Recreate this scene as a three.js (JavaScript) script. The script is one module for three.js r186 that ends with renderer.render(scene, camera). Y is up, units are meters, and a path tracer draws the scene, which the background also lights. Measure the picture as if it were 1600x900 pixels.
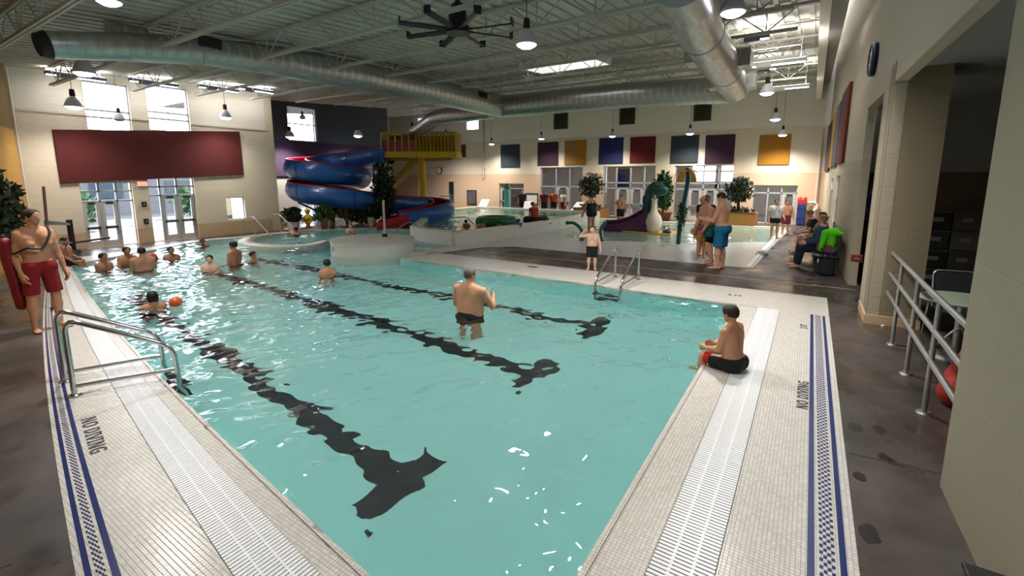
import * as THREE from 'three';
import { mergeGeometries } from 'three/addons/utils/BufferGeometryUtils.js';
import { RoundedBoxGeometry } from 'three/addons/geometries/RoundedBoxGeometry.js';
import { FontLoader } from 'three/addons/loaders/FontLoader.js';
import { TextGeometry } from 'three/addons/geometries/TextGeometry.js';
import { RectAreaLightUniformsLib } from 'three/addons/lights/RectAreaLightUniformsLib.js';

// ---------- camera, sky, exposure ----------
const V3 = THREE.Vector3, PI = Math.PI, v = (x, y, z) => new THREE.Vector3(x, y, z);
const scene = new THREE.Scene();
const camera = new THREE.PerspectiveCamera(64.01, 16 / 9, 0.05, 200);
const YAW = 32.8 * PI / 180, PITCH = -Math.atan(113 / 720);
camera.rotation.order = 'YXZ';
camera.rotation.set(PITCH, YAW, 0);
camera.position.set(0, 2.15, 0);
camera.setViewOffset(1600, 900, 0, 60, 1600, 900);          // a lens shifted a little upwards
const renderer = new THREE.WebGLRenderer();
renderer.toneMapping = THREE.LinearToneMapping;
renderer.toneMappingExposure = 1.5;
renderer.shadowMap.enabled = true;
RectAreaLightUniformsLib.init();
scene.background = new THREE.Color().setRGB(5.6, 6.0, 6.8);  // bright overcast sky
const LAMP = 38, UPLIGHT = 14;                               // pendant lamps, wall uplights

// ---------- helpers ----------
let seed = 7;
const rnd = () => { seed = (seed * 1664525 + 1013904223) >>> 0; return seed / 4294967296; };
const rr = (a, b) => a + (b - a) * rnd();
const lerp = (a, b, t) => a + (b - a) * t, clamp = (x, a, b) => Math.min(b, Math.max(a, x));
const used = {};
const numbered = (n) => { const k = used[n] ?? 0; used[n] = k + 1; return k ? `${n}_${String(k).padStart(3, '0')}` : n; };
function norm(g) {
  let q = g.index ? g.toNonIndexed() : g.clone();
  if (!q.attributes.normal) q.computeVertexNormals();
  for (const k of Object.keys(q.attributes)) if (!['position', 'normal', 'uv'].includes(k)) q.deleteAttribute(k);
  return metric(q);
}
function metric(g) {                                        // uv in metres from the dominant direction of each face
  const p = g.attributes.position, n = p.count, uv = new Float32Array(n * 2), a = v(), b = v(), c = v(), e = v(), f = v();
  for (let i = 0; i < n; i += 3) {
    a.fromBufferAttribute(p, i); b.fromBufferAttribute(p, i + 1); c.fromBufferAttribute(p, i + 2);
    e.subVectors(b, a); f.subVectors(c, a); e.cross(f);
    const x = Math.abs(e.x), y = Math.abs(e.y), z = Math.abs(e.z);
    [a, b, c].forEach((q, k) => {
      const o = (i + k) * 2;
      if (y >= x && y >= z) { uv[o] = q.x; uv[o + 1] = q.z; } else if (x >= z) { uv[o] = q.z; uv[o + 1] = q.y; } else { uv[o] = q.x; uv[o + 1] = q.y; }
    });
  }
  g.setAttribute('uv', new THREE.BufferAttribute(uv, 2));
  g.morphAttributes = {}; g.clearGroups();
  return g;
}
const merge = (gs) => { gs = [gs].flat(9).map(norm); return gs.length > 1 ? mergeGeometries(gs) : gs[0]; };
function obj(name, gs, mat, parent) {
  const m = new THREE.Mesh(gs.isBufferGeometry && gs.userData.ready ? gs : merge(gs), mat);
  m.name = parent ? name : numbered(name); m.castShadow = m.receiveShadow = true;
  (parent ?? scene).add(m);
  return m;
}
function thing(name, label, category, at = [0, 0, 0], turn = 0, group) {
  const o = new THREE.Group(); o.name = numbered(name); scene.add(o);
  o.position.set(...at); o.rotation.y = turn; o.userData = { label, category };
  if (group) o.userData.group = group;
  return o;
}
function tag(o, label, category, group) { Object.assign(o.userData, { label, category }); if (group) o.userData.group = group; return o; }
function struct(name, gs, mat) {
  const o = gs ? obj(name, gs, mat) : new THREE.Group();
  if (!gs) { o.name = numbered(name); scene.add(o); }
  o.userData.kind = 'structure'; return o;
}
const stuff = (o) => { o.userData.kind = 'stuff'; return o; };
function dup(root, at, turn, label, group) {
  const r = root.clone(); r.name = numbered(root.name.replace(/_\d{3}$/, '')); scene.add(r);
  r.position.set(...at); r.rotation.y = turn; r.userData = { ...root.userData, label };
  if (group) r.userData.group = group;
  return r;
}
// geometry
const tf = (g, x = 0, y = 0, z = 0, ry = 0, rx = 0, rz = 0) => g.applyMatrix4(new THREE.Matrix4().compose(v(x, y, z), new THREE.Quaternion().setFromEuler(new THREE.Euler(rx, ry, rz, 'YXZ')), v(1, 1, 1)));
const box = (w, h, d, x = 0, y = 0, z = 0, ry = 0, rx = 0, rz = 0) => tf(new THREE.BoxGeometry(w, h, d), x, y, z, ry, rx, rz);
const rbox = (w, h, d, r, x = 0, y = 0, z = 0, ry = 0, rx = 0, rz = 0) => tf(new RoundedBoxGeometry(w, h, d, 2, r), x, y, z, ry, rx, rz);
const cyl = (r0, r1, h, x = 0, y = 0, z = 0, n = 20) => tf(new THREE.CylinderGeometry(r1, r0, h, n), x, y + h / 2, z);
const ball = (r, x, y, z, sx = 1, sy = 1, sz = 1, n = 16) => { const g = new THREE.SphereGeometry(r, n, n >> 1); g.scale(sx, sy, sz); return tf(g, x, y, z); };
function bar(p, q, r, r2 = r, n = 10) {
  p = v(...p); q = v(...q); const d = q.clone().sub(p), g = new THREE.CylinderGeometry(r2, r, d.length(), n);
  return g.applyMatrix4(new THREE.Matrix4().compose(p.clone().add(q).multiplyScalar(0.5), new THREE.Quaternion().setFromUnitVectors(v(0, 1, 0), d.normalize()), v(1, 1, 1)));
}
function beam(p, q, w, h) {                                  // a square bar whose h side stays upright
  p = v(...p); q = v(...q); const m = new THREE.Matrix4().lookAt(p, q, v(0, 1, 0)), g = new THREE.BoxGeometry(w, h, p.distanceTo(q));
  return g.applyMatrix4(m.setPosition(p.clone().add(q).multiplyScalar(0.5)));
}
const curve = (pts, closed = false, t = 0.5) => new THREE.CatmullRomCurve3(pts.map((p) => v(...p)), closed, 'catmullrom', t);
const pipe = (pts, r, n = 40, m = 10, closed = false, t = 0.5) => new THREE.TubeGeometry(curve(pts, closed, t), n, r, m, closed);
function bent(pts, r, rad, m = 10) {                         // tube with straight runs and rounded corners
  const c = new THREE.CurvePath(), P = pts.map((p) => v(...p)); let last = P[0];
  for (let i = 1; i < P.length - 1; i++) {
    const a = P[i].clone().add(P[i - 1].clone().sub(P[i]).setLength(rad)), b = P[i].clone().add(P[i + 1].clone().sub(P[i]).setLength(rad));
    c.add(new THREE.LineCurve3(last, a)); c.add(new THREE.QuadraticBezierCurve3(a, P[i], b)); last = b;
  }
  c.add(new THREE.LineCurve3(last, P[P.length - 1]));
  return new THREE.TubeGeometry(c, P.length * 14, r, m, false);
}
const lathe = (pts, n = 28) => new THREE.LatheGeometry(pts.map(([x, y]) => new THREE.Vector2(x, y)), n);
function plate(pts, y0, y1, holes = []) {                    // a flat slab with a traced outline in plan; pts are [x, z]
  const s = new THREE.Shape(pts.map(([x, z]) => new THREE.Vector2(x, -z)));
  for (const h of holes) s.holes.push(new THREE.Path(h.map(([x, z]) => new THREE.Vector2(x, -z))));
  const g = new THREE.ExtrudeGeometry(s, { depth: y1 - y0, bevelEnabled: false });
  return g.rotateX(-PI / 2).translate(0, y0, 0);
}
const CR = v(Math.cos(YAW), 0, -Math.sin(YAW)), CF = v(-Math.sin(YAW), 0, -Math.cos(YAW));

// ---------- procedural textures ----------
const hash = (x, y, s) => { let h = (x * 374761393 + y * 668265263 + s * 974634777) | 0; h = Math.imul(h ^ (h >>> 13), 1274126177); return ((h ^ (h >>> 16)) >>> 0) / 4294967296; };
function tnoise(x, y, per, s) {                              // value noise that repeats after per cells
  const xi = Math.floor(x), yi = Math.floor(y), fx = x - xi, fy = y - yi, u = fx * fx * (3 - 2 * fx), w = fy * fy * (3 - 2 * fy), m = (k) => ((k % per) + per) % per;
  return lerp(lerp(hash(m(xi), m(yi), s), hash(m(xi + 1), m(yi), s), u), lerp(hash(m(xi), m(yi + 1), s), hash(m(xi + 1), m(yi + 1), s), u), w);
}
const fbm = (x, y, per, s, oct = 5) => { let a = 0, k = 0.5; for (let i = 0; i < oct; i++) { a += k * tnoise(x, y, per, s + i); x *= 2; y *= 2; per *= 2; k /= 2; } return a; };
function tex(n, size, f, srgb = true) {                      // f(u, v) in 0..1 gives [r, g, b] in 0..1
  const d = new Uint8Array(n * n * 4);
  for (let j = 0; j < n; j++) for (let i = 0; i < n; i++) { const c = f(i / n, j / n), o = (j * n + i) * 4; for (let k = 0; k < 3; k++) d[o + k] = clamp(c[k] ?? c[0], 0, 1) * 255; d[o + 3] = 255; }
  const t = new THREE.DataTexture(d, n, n); t.wrapS = t.wrapT = THREE.RepeatWrapping; t.magFilter = THREE.LinearFilter; t.minFilter = THREE.LinearMipmapLinearFilter; t.generateMipmaps = true;
  if (srgb) t.colorSpace = THREE.SRGBColorSpace; t.repeat.set(1 / size, 1 / size); t.needsUpdate = true; return t;
}
const std = (color, rough = 0.6, o = {}) => new THREE.MeshStandardMaterial({ color, roughness: rough, ...o });
const phys = (color, rough, o = {}) => new THREE.MeshPhysicalMaterial({ color, roughness: rough, ...o });
const glow = (r, g, b) => new THREE.MeshStandardMaterial({ color: 0x111111, emissive: new THREE.Color().setRGB(r, g, b) });

const deckTex = tex(1024, 4, (x, y) => {
  const a = fbm(x * 5, y * 5, 5, 1), b = fbm(x * 22, y * 22, 22, 9), k = fbm(x * 3, y * 3, 3, 31), t = clamp(0.25 + 0.9 * (a - 0.3) + 0.5 * (b - 0.45), 0, 1), w = clamp((k - 0.45) * 4, 0, 1);
  return [lerp(0.2, 0.4, t) - 0.03 * w, lerp(0.18, 0.345, t) - 0.015 * w, lerp(0.165, 0.305, t)];
});
const deckRough = tex(512, 4, (x, y) => { const k = fbm(x * 4, y * 4, 4, 5), b = fbm(x * 30, y * 30, 30, 77); return [clamp(0.34 + (k - 0.45) * 0.9 + (b - 0.5) * 0.25, 0.14, 0.75)]; }, false);
const blockBump = tex(512, 1.6, (x, y) => {                  // painted 400 x 200 mm block, joints just showing
  const r = Math.floor(y * 8), bx = (x * 4 + (r % 2) * 0.5) % 1, by = (y * 8) % 1, j = Math.min(bx * 0.4, (1 - bx) * 0.4, by * 0.2, (1 - by) * 0.2);
  return [clamp(j / 0.008, 0, 1) * 0.8 + 0.2 * fbm(x * 60, y * 60, 60, 3, 3)];
}, false);
const mosaicTex = tex(512, 0.4, (x, y) => {                  // 25 mm glazed mosaic
  const i = Math.floor(x * 16), j = Math.floor(y * 16), fx = (x * 16) % 1, fy = (y * 16) % 1, e = Math.min(fx, 1 - fx, fy, 1 - fy), t = 0.92 + 0.08 * hash(i, j, 3);
  return e < 0.055 ? [0.58, 0.56, 0.53] : [0.865 * t, 0.855 * t, 0.825 * t];
});
const mosaicBump = tex(512, 0.4, (x, y) => { const fx = (x * 16) % 1, fy = (y * 16) % 1; return [clamp((Math.min(fx, 1 - fx, fy, 1 - fy) - 0.03) / 0.1, 0, 1) * 0.8 + 0.2 * hash(Math.floor(x * 16), Math.floor(y * 16), 8)]; }, false);
const steelTex = tex(256, 1.2, (x, y) => { const a = fbm(x * 20, y * 4, 4, 51); const t = 0.62 + 0.25 * a; return [t, t, t * 0.98]; });
const fabricTex = tex(256, 0.5, (x, y) => { const a = 0.88 + 0.12 * fbm(x * 60, y * 60, 60, 13, 2); return [a, a, a]; });
const woodTex = tex(256, 1, (x, y) => { const a = fbm(x * 3, y * 40, 3, 21); return [lerp(0.45, 0.66, a), lerp(0.27, 0.43, a), lerp(0.13, 0.24, a)]; });

const wallMat = (c) => std(c, 0.75, { bumpMap: blockBump, bumpScale: 0.004 });
const M = {
  deck: std(0xffffff, 1, { map: deckTex, roughnessMap: deckRough }),
  cream: wallMat(0xd9cdb6), white: wallMat(0xe6e0d4), tan: wallMat(0xc9ab88), ochre: wallMat(0xb98a3c), charcoal: wallMat(0x3a4648), grey: wallMat(0xa9a59c),
  mosaic: std(0xffffff, 0.22, { map: mosaicTex, bumpMap: mosaicBump, bumpScale: 0.0012 }),
  blue: std(0x1d2c66, 0.2), black: std(0x15171a, 0.5), plaster: std(0xaef0ee, 0.6), lane: std(0x0b1c22, 0.5),
  grate: std(0xeceff2, 0.35), gutter: std(0x6f7072, 0.7),
  steel: std(0xc9cbcc, 0.16, { metalness: 1 }), alu: std(0xb9bcbe, 0.4, { metalness: 0.6 }), rail: std(0xa9aba8, 0.35, { metalness: 0.7 }),
  duct: std(0xffffff, 0.38, { metalness: 0.85, map: steelTex }), truss: std(0xb9bab0, 0.6), deckMetal: std(0xb9b9ad, 0.55),
  glass: phys(0xffffff, 0.02, { transmission: 1, thickness: 0, ior: 1.5 }),
  frame: std(0xaeb0b2, 0.45, { metalness: 0.3 }), door: std(0xb5b4b0, 0.5), dark: std(0x1c1d20, 0.6), fan: std(0x10131c, 0.4),
  wood: std(0xffffff, 0.55, { map: woodTex }), rubber: std(0x0e0e10, 0.7),
  cotton: (c) => std(c, 0.9, { map: fabricTex }),
};
const font = await new FontLoader().loadAsync('fonts/droid/droid_sans_bold.typeface.json');
function letters(s, size, d = 0.002) { const g = new TextGeometry(s, { font, size, depth: d, curveSegments: 3 }); g.computeBoundingBox(); const b = g.boundingBox; g.translate(-(b.min.x + b.max.x) / 2, -(b.min.y + b.max.y) / 2, 0); return g; }
// ---------- the pool, its edges and the deck ----------
const NE = (x) => -(1.25 + 0.095 * -x + 0.0035 * x * x), OE = (x) => -(0.06 + 0.147 * -x + 0.0036 * x * x);   // near pool edge and the outer edge of its tile band
const WY = -0.012, FLOOR = -1.0;
const water = [];
for (let x = -0.9; x >= -15.3; x -= 0.6) water.push([x, NE(x)]);
water.push([-15.7, -4.3], [-16.4, -5.6], [-17.2, -7.05], [-17.25, -7.8], [-17.0, -8.6], [-17.1, -9.8], [-16.95, -10.6], [-16.58, -11.4], [-15.47, -13.2], [-13.25, -13.8], [-13.2, -13.2], [-11.5, -11.46], [-9.5, -11.1], [-9.55, -9.9], [-9.7, -9.2], [-9.2, -8.72], [-8.6, -8.6], [-5, -8.56], [-0.9, -8.5]);
const nearN = 25;
const outer = [];                                             // outline of everything the deck leaves open
outer.push([0.4, -0.3]); for (let x = -0.9; x >= -15.3; x -= 0.6) outer.push([x, OE(x)]);
outer.push([-16.4, -3.35], [-16.1, -4.1], [-16.8, -5.4], [-17.6, -6.95], [-17.65, -7.8], [-17.4, -8.6], [-17.5, -9.9], [-17.35, -10.75], [-16.95, -11.6], [-15.7, -13.5], [-13.1, -14.1], [-12.9, -13.4], [-11.4, -11.75], [-9.2, -11.3], [-9.2, -9.5], [-8.9, -9.85], [0.4, -9.85]);
const floor = struct('floor', plate([[-30, 6], [9, 6], [9, -26.5], [-30, -26.5]], -0.35, 0, [outer]), M.deck);
for (const [a, b] of [[[0.42, -4.25], [2.2, -4.4]], [[-9.3, -10.75], [0.9, -10.9]], [[-3.6, -0.4], [-4.4, 1.4]], [[0.42, -7.3], [2.2, -7.4]]]) obj('joint', beam([a[0], 0.0005, a[1]], [b[0], 0.0005, b[1]], a[1] === -10.75 ? 0.045 : 0.012, 0.003), a[1] === -10.75 ? std(0xa3927a, 0.6) : M.dark, floor);
const basin = struct('pool_basin', plate(water, FLOOR - 0.1, FLOOR), M.plaster);
{
  const ws = [], n = water.length;
  for (let i = 0; i < n; i++) { const a = water[i], b = water[(i + 1) % n], L = Math.hypot(b[0] - a[0], b[1] - a[1]), ox = -(b[1] - a[1]) / L * 0.05, oz = (b[0] - a[0]) / L * 0.05; ws.push(beam([a[0] - ox, FLOOR / 2 - 0.03, a[1] - oz], [b[0] - ox, FLOOR / 2 - 0.03, b[1] - oz], 0.1, -FLOOR)); }
  obj('pool_wall', ws, M.plaster, basin);
}
// lane markings: a dark tile line with a T end, set into the pool floor
for (const [z0, z1, x1] of [[-2.62, -3.45, -11.5], [-5.02, -5.55, -13.5], [-7.08, -7.08, -13.5]]) {
  const t = obj('lane_line', plate([[-2.9, z0 - 0.13], [-2.9, z0 + 0.13], [x1, z1 + 0.13], [x1, z1 - 0.13]], FLOOR - 0.01, FLOOR + 0.004), M.lane, basin);
  obj('lane_end', plate([[-2.75, z0 - 0.48], [-2.75, z0 + 0.48], [-3.02, z0 + 0.48], [-3.02, z0 - 0.48]], FLOOR - 0.01, FLOOR + 0.005), M.lane, basin);
}
// tile bands: P(s, t) in plan, t runs 0 (water) .. 1 (deck)
function band(P, s0, s1, n, t0, t1, y0, y1) {
  const a = [], b = []; for (let i = 0; i <= n; i++) { const s = lerp(s0, s1, i / n); a.push(P(s, t0)); b.push(P(s, t1)); }
  return plate([...a, ...b.reverse()], y0, y1);
}
function poolEdge(name, P, s0, s1, n, T, len, checker) {
  const e = struct(name);
  const put = (part, t0, t1, y0, y1, m) => obj(part, band(P, s0, s1, n, t0, t1, y0, y1), m, e);
  put('nosing', T[0], T[1], -0.12, 0.006, M.mosaic); put('sloped_tile', T[1], T[2], -0.12, -0.004, M.mosaic);
  put('gutter', T[2], T[3], -0.12, -0.05, M.gutter); put('tile_field', T[3], T[4], -0.12, 0.004, M.mosaic);
  put('border_line', T[4], T[5], -0.1, 0.0045, M.blue); put('tile_strip', T[5], T[8], -0.1, 0.004, M.mosaic); put('border_line', T[8], T[9], -0.1, 0.0045, M.blue); put('tile_edge', T[9], 1, -0.12, 0.004, M.mosaic);
  const q = new THREE.Object3D(), N = Math.floor(len / 0.03), sl = new THREE.InstancedMesh(merge(box(1, 0.022, 0.02)), M.grate, N);
  for (let i = 0; i < N; i++) {
    const s = lerp(s0, s1, (i + 0.5) / N), a = P(s, T[2]), b = P(s, T[3]);
    q.position.set((a[0] + b[0]) / 2, -0.007, (a[1] + b[1]) / 2); q.rotation.set(0, Math.atan2(-(b[1] - a[1]), b[0] - a[0]), 0); q.scale.set(Math.hypot(b[0] - a[0], b[1] - a[1]) - 0.012, 1, 1); q.updateMatrix(); sl.setMatrixAt(i, q.matrix);
  }
  sl.name = 'grate_slats'; sl.castShadow = sl.receiveShadow = true; e.add(stuff(sl));
  for (const k of [0.32, 0.66]) obj('grate_rib', band(P, s0, s1, n, lerp(T[2], T[3], k) - 0.006, lerp(T[2], T[3], k) + 0.006, -0.03, 0.0025), M.grate, e);
  const K = Math.floor(len / checker), cs = new THREE.InstancedMesh(merge(box(1, 0.004, 1)), M.blue, K * 2); let c = 0;
  for (let i = 0; i < K; i++) for (let j = 0; j < 4; j++) if ((i + j) % 2 === 0) {
    const s = lerp(s0, s1, (i + 0.5) / K), w = (T[7] - T[6]) / 4, a = P(s, T[6] + j * w), b = P(s, T[6] + (j + 1) * w);
    q.position.set((a[0] + b[0]) / 2, 0.0028, (a[1] + b[1]) / 2); q.rotation.set(0, Math.atan2(-(b[1] - a[1]), b[0] - a[0]), 0); q.scale.set(Math.hypot(b[0] - a[0], b[1] - a[1]) * 0.94, 1, checker * 0.94); q.updateMatrix(); cs.setMatrixAt(c++, q.matrix);
  }
  cs.name = 'checker_tiles'; cs.castShadow = cs.receiveShadow = true; e.add(stuff(cs));
  return e;
}
const PN = (x, t) => [x, lerp(NE(x), OE(x), t)], PR = (z, t) => [lerp(-0.9, 0.4, t), z];
const edgeNear = poolEdge('pool_edge_near', PN, -0.9, -15.6, 40, [0, 0.03, 0.15, 0.45, 0.835, 0.868, 0.885, 0.925, 0.94, 0.968], 14.9, 0.03);
const edgeRight = poolEdge('pool_edge_right', PR, -0.3, -8.5, 4, [0, 0.03, 0.235, 0.49, 0.812, 0.84, 0.857, 0.916, 0.932, 0.957], 8.2, 0.03);
const edgeFar = struct('pool_edge_far');
obj('nosing', plate([[-0.9, -8.5], [-5, -8.56], [-8.6, -8.6], [-8.6, -8.66], [-0.9, -8.56]], -0.12, 0.006), M.mosaic, edgeFar);
obj('tile_field', plate([[-0.9, -8.56], [-8.6, -8.64], [-9.2, -8.72], [-9.7, -9.2], [-9.55, -9.9], [-9.5, -11.1], [-9.15, -11.32], [-9.1, -9.5], [-8.9, -9.85], [0.4, -9.85], [0.4, -8.5], [-0.9, -8.5]], -0.12, 0.004), M.mosaic, edgeFar);
obj('border_line', plate([[-8.6, -9.78], [0.2, -9.78], [0.2, -9.81], [-8.6, -9.81]], -0.05, 0.0048), std(0x9a9484, 0.5), edgeFar);
obj('drain', plate([[-5.65, -9.45], [-5.4, -9.45], [-5.4, -9.55], [-5.65, -9.55]], -0.05, 0.008), M.dark, edgeFar);
const edgeLeft = struct('pool_edge_left');
{
  const a = water.slice(nearN - 1, nearN + 10), b = [[-16.0, -3.5], [-16.1, -4.1], [-16.8, -5.4], [-17.6, -6.95], [-17.65, -7.8], [-17.4, -8.6], [-17.5, -9.9], [-17.35, -10.75], [-16.95, -11.6], [-15.7, -13.5], [-13.1, -14.1]];
  obj('coping', plate([...a, ...b.slice().reverse()], -0.12, 0.012), M.mosaic, edgeLeft);
  obj('tile_field', plate([[-15.6, NE(-15.6)], [-16.4, -5.6], [-17, -5.7], [-16.4, -3.3], [-15.6, OE(-15.6)]], -0.13, 0.003), M.mosaic, edgeLeft);
}
// lettering let into the tile
const inkMat = M.black;
{
  const put = (s, size, x, z, ry, par) => obj('lettering', tf(letters(s, size), 0, 0.0045, 0, 0, -PI / 2).applyMatrix4(new THREE.Matrix4().makeRotationY(ry)).translate(x, 0, z), inkMat, par);
  put('NO DIVING', 0.095, 0.1, -5.22, PI / 2, edgeRight); put('3 FT', 0.085, 0.075, -7.72, PI / 2, edgeRight);
  put('NO DIVING', 0.105, -4.93, -1.115, -0.12 - 0.06, edgeNear);
  put('3 FT', 0.09, -1.02, -9.15, PI / 2 - 1.57, edgeFar);
}
// splash pad: raised white tile running back from the brown deck, and the thin sheet of water at its far half
const pad = struct('splash_pad', plate([[-9.15, -9.75], [-8.81, -9.95], [-8.4, -11.5], [-7.6, -12.05], [-1.0, -12.15], [-0.9, -16], [-0.62, -22], [-0.62, -22.2], [-9, -22.2], [-9.1, -13]], 0, 0.012), M.mosaic);
obj('pad_kerb', beam([-1.12, 0.015, -12.25], [-0.9, 0.015, -22], 0.1, 0.03), M.grate, pad);
obj('pad_lip', beam([-9, 0.04, -22.1], [-0.6, 0.04, -22.1], 0.2, 0.1), M.white, pad);

// water surfaces
function wave(x, z) {
  let h = 0;
  for (const [k, dx, dz, a, ph] of WAVES) h += a * Math.sin(k * (dx * x + dz * z) + ph + 1.3 * Math.sin(0.7 * x + 0.9 * z + ph));
  return h + 0.022 * (fbm(x * 2.3 + 40, z * 2.3 + 40, 4096, 71, 3) - 0.5);
}
const WAVES = [];
for (let i = 0; i < 22; i++) { const an = rr(0, 2 * PI), L = 0.17 * Math.pow(1.12, i); WAVES.push([2 * PI / L, Math.cos(an), Math.sin(an), 0.00145 * Math.pow(L / 0.17, 0.6), rr(0, 6.3)]); }
function inside(x, z, P) { let c = false; for (let i = 0, j = P.length - 1; i < P.length; j = i++) if ((P[i][1] > z) !== (P[j][1] > z) && x < (P[j][0] - P[i][0]) * (z - P[i][1]) / (P[j][1] - P[i][1]) + P[i][0]) c = !c; return c; }
function waterSheet(P, y, cell, amp) {
  const xs = P.map((p) => p[0]), zs = P.map((p) => p[1]), x0 = Math.min(...xs) - cell, z0 = Math.min(...zs) - cell, nx = Math.ceil((Math.max(...xs) - x0) / cell) + 1, nz = Math.ceil((Math.max(...zs) - z0) / cell) + 1;
  const id = new Int32Array((nx + 1) * (nz + 1)).fill(-1), pos = [], nor = [], uv = [], ix = [], ok = new Uint8Array((nx + 1) * (nz + 1));
  for (let j = 0; j <= nz; j++) for (let i = 0; i <= nx; i++) ok[j * (nx + 1) + i] = inside(x0 + i * cell, z0 + j * cell, P) ? 1 : 0;
  const at = (i, j) => {
    const k = j * (nx + 1) + i; if (id[k] >= 0) return id[k];
    const x = x0 + i * cell, z = z0 + j * cell, e = 0.02;
    pos.push(x, y + amp * wave(x, z), z); const n = v(-amp * (wave(x + e, z) - wave(x - e, z)) / (2 * e), 1, -amp * (wave(x, z + e) - wave(x, z - e)) / (2 * e)).normalize(); nor.push(n.x, n.y, n.z); uv.push(x, z);
    return id[k] = pos.length / 3 - 1;
  };
  for (let j = 0; j < nz; j++) for (let i = 0; i < nx; i++) {
    const k = j * (nx + 1) + i; if (!(ok[k] || ok[k + 1] || ok[k + nx + 1] || ok[k + nx + 2])) continue;
    const a = at(i, j), b = at(i + 1, j), c = at(i + 1, j + 1), d = at(i, j + 1); ix.push(a, d, c, a, c, b);
  }
  const g = new THREE.BufferGeometry(); g.setAttribute('position', new THREE.Float32BufferAttribute(pos, 3)); g.setAttribute('normal', new THREE.Float32BufferAttribute(nor, 3)); g.setAttribute('uv', new THREE.Float32BufferAttribute(uv, 2)); g.setIndex(ix); g.userData.ready = true;
  return g;
}
const REFRACT = true;
const waterMat = REFRACT ? phys(0xffffff, 0.0, { transmission: 1, thickness: 1, ior: 1.33 }) : phys(0xcaf4f0, 0.0, { transmission: 1, thickness: 0, ior: 1.33 });
const sheet = obj('pool_water', waterSheet(water, WY, 0.04, 1), waterMat);
tag(sheet, 'rippled clear teal water filling the swimming pool', 'water');
stuff(sheet);
const film = obj('splash_water', waterSheet([[-8.9, -15.5], [-6, -14.6], [-3.4, -15.6], [-1.05, -17.5], [-0.9, -22], [-8.95, -22]], 0.03, 0.09, 0.35), phys(0xdff2ea, 0.0, { transmission: 1, thickness: 0, ior: 1.33 }));
tag(film, 'thin sheet of water over the white splash pad floor', 'water'); stuff(film);
// ---------- walls, ceiling, windows and doors ----------
const frameOf = (o, d, n) => ({ o, d, n, ry: Math.atan2(-d[1], d[0]), P: (s, y, q = 0) => [o[0] + d[0] * s + n[0] * q, y, o[1] + d[1] * s + n[1] * q] });
const LEFT = frameOf([-18.3, 0], [0, -1], [1, 0]), FAR = frameOf([0, -24.8], [1, 0], [0, 1]), REC = frameOf([-21.5, 0], [0, -1], [1, 0]);
const rd = Math.hypot(0.5, 20.7), RIGHT = frameOf([0.45, -24.8], [0.5 / rd, 20.7 / rd], [-20.7 / rd, 0.5 / rd]);
const wbox = (F, s0, s1, y0, y1, q0, q1) => { const [x, y, z] = F.P((s0 + s1) / 2, (y0 + y1) / 2, (q0 + q1) / 2); return box(Math.abs(s1 - s0), y1 - y0, Math.abs(q1 - q0), x, y, z, F.ry); };
function wallBand(F, s0, s1, y0, y1, th, holes) {             // boxes round the openings
  const S = [...new Set([s0, s1, ...holes.flatMap((h) => [h[0], h[1]]).filter((s) => s > s0 && s < s1)])].sort((a, b) => a - b), out = [];
  for (let i = 0; i + 1 < S.length; i++) {
    const m = (S[i] + S[i + 1]) / 2; let y = y0;
    for (const h of holes.filter((h) => h[0] < m && h[1] > m).sort((a, b) => a[2] - b[2])) { if (h[2] > y) out.push(wbox(F, S[i], S[i + 1], y, Math.min(h[2], y1), -th, 0)); y = Math.max(y, h[3]); if (y >= y1) break; }
    if (y < y1) out.push(wbox(F, S[i], S[i + 1], y, y1, -th, 0));
  }
  return out;
}
let trimN = 0;
function wall(name, F, s0, s1, bands, th, holes, trims = []) {
  const w = struct(name);
  for (const [part, y0, y1, m] of bands) { const g = wallBand(F, s0, s1, y0, y1, th, holes); if (g.length) obj(part, g, m, w); }
  for (const [y, h, q] of trims) struct('trim_' + (++trimN), wallBand(F, s0, s1, y, y + h, -q, holes), M.cream);
  return w;
}
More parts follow.
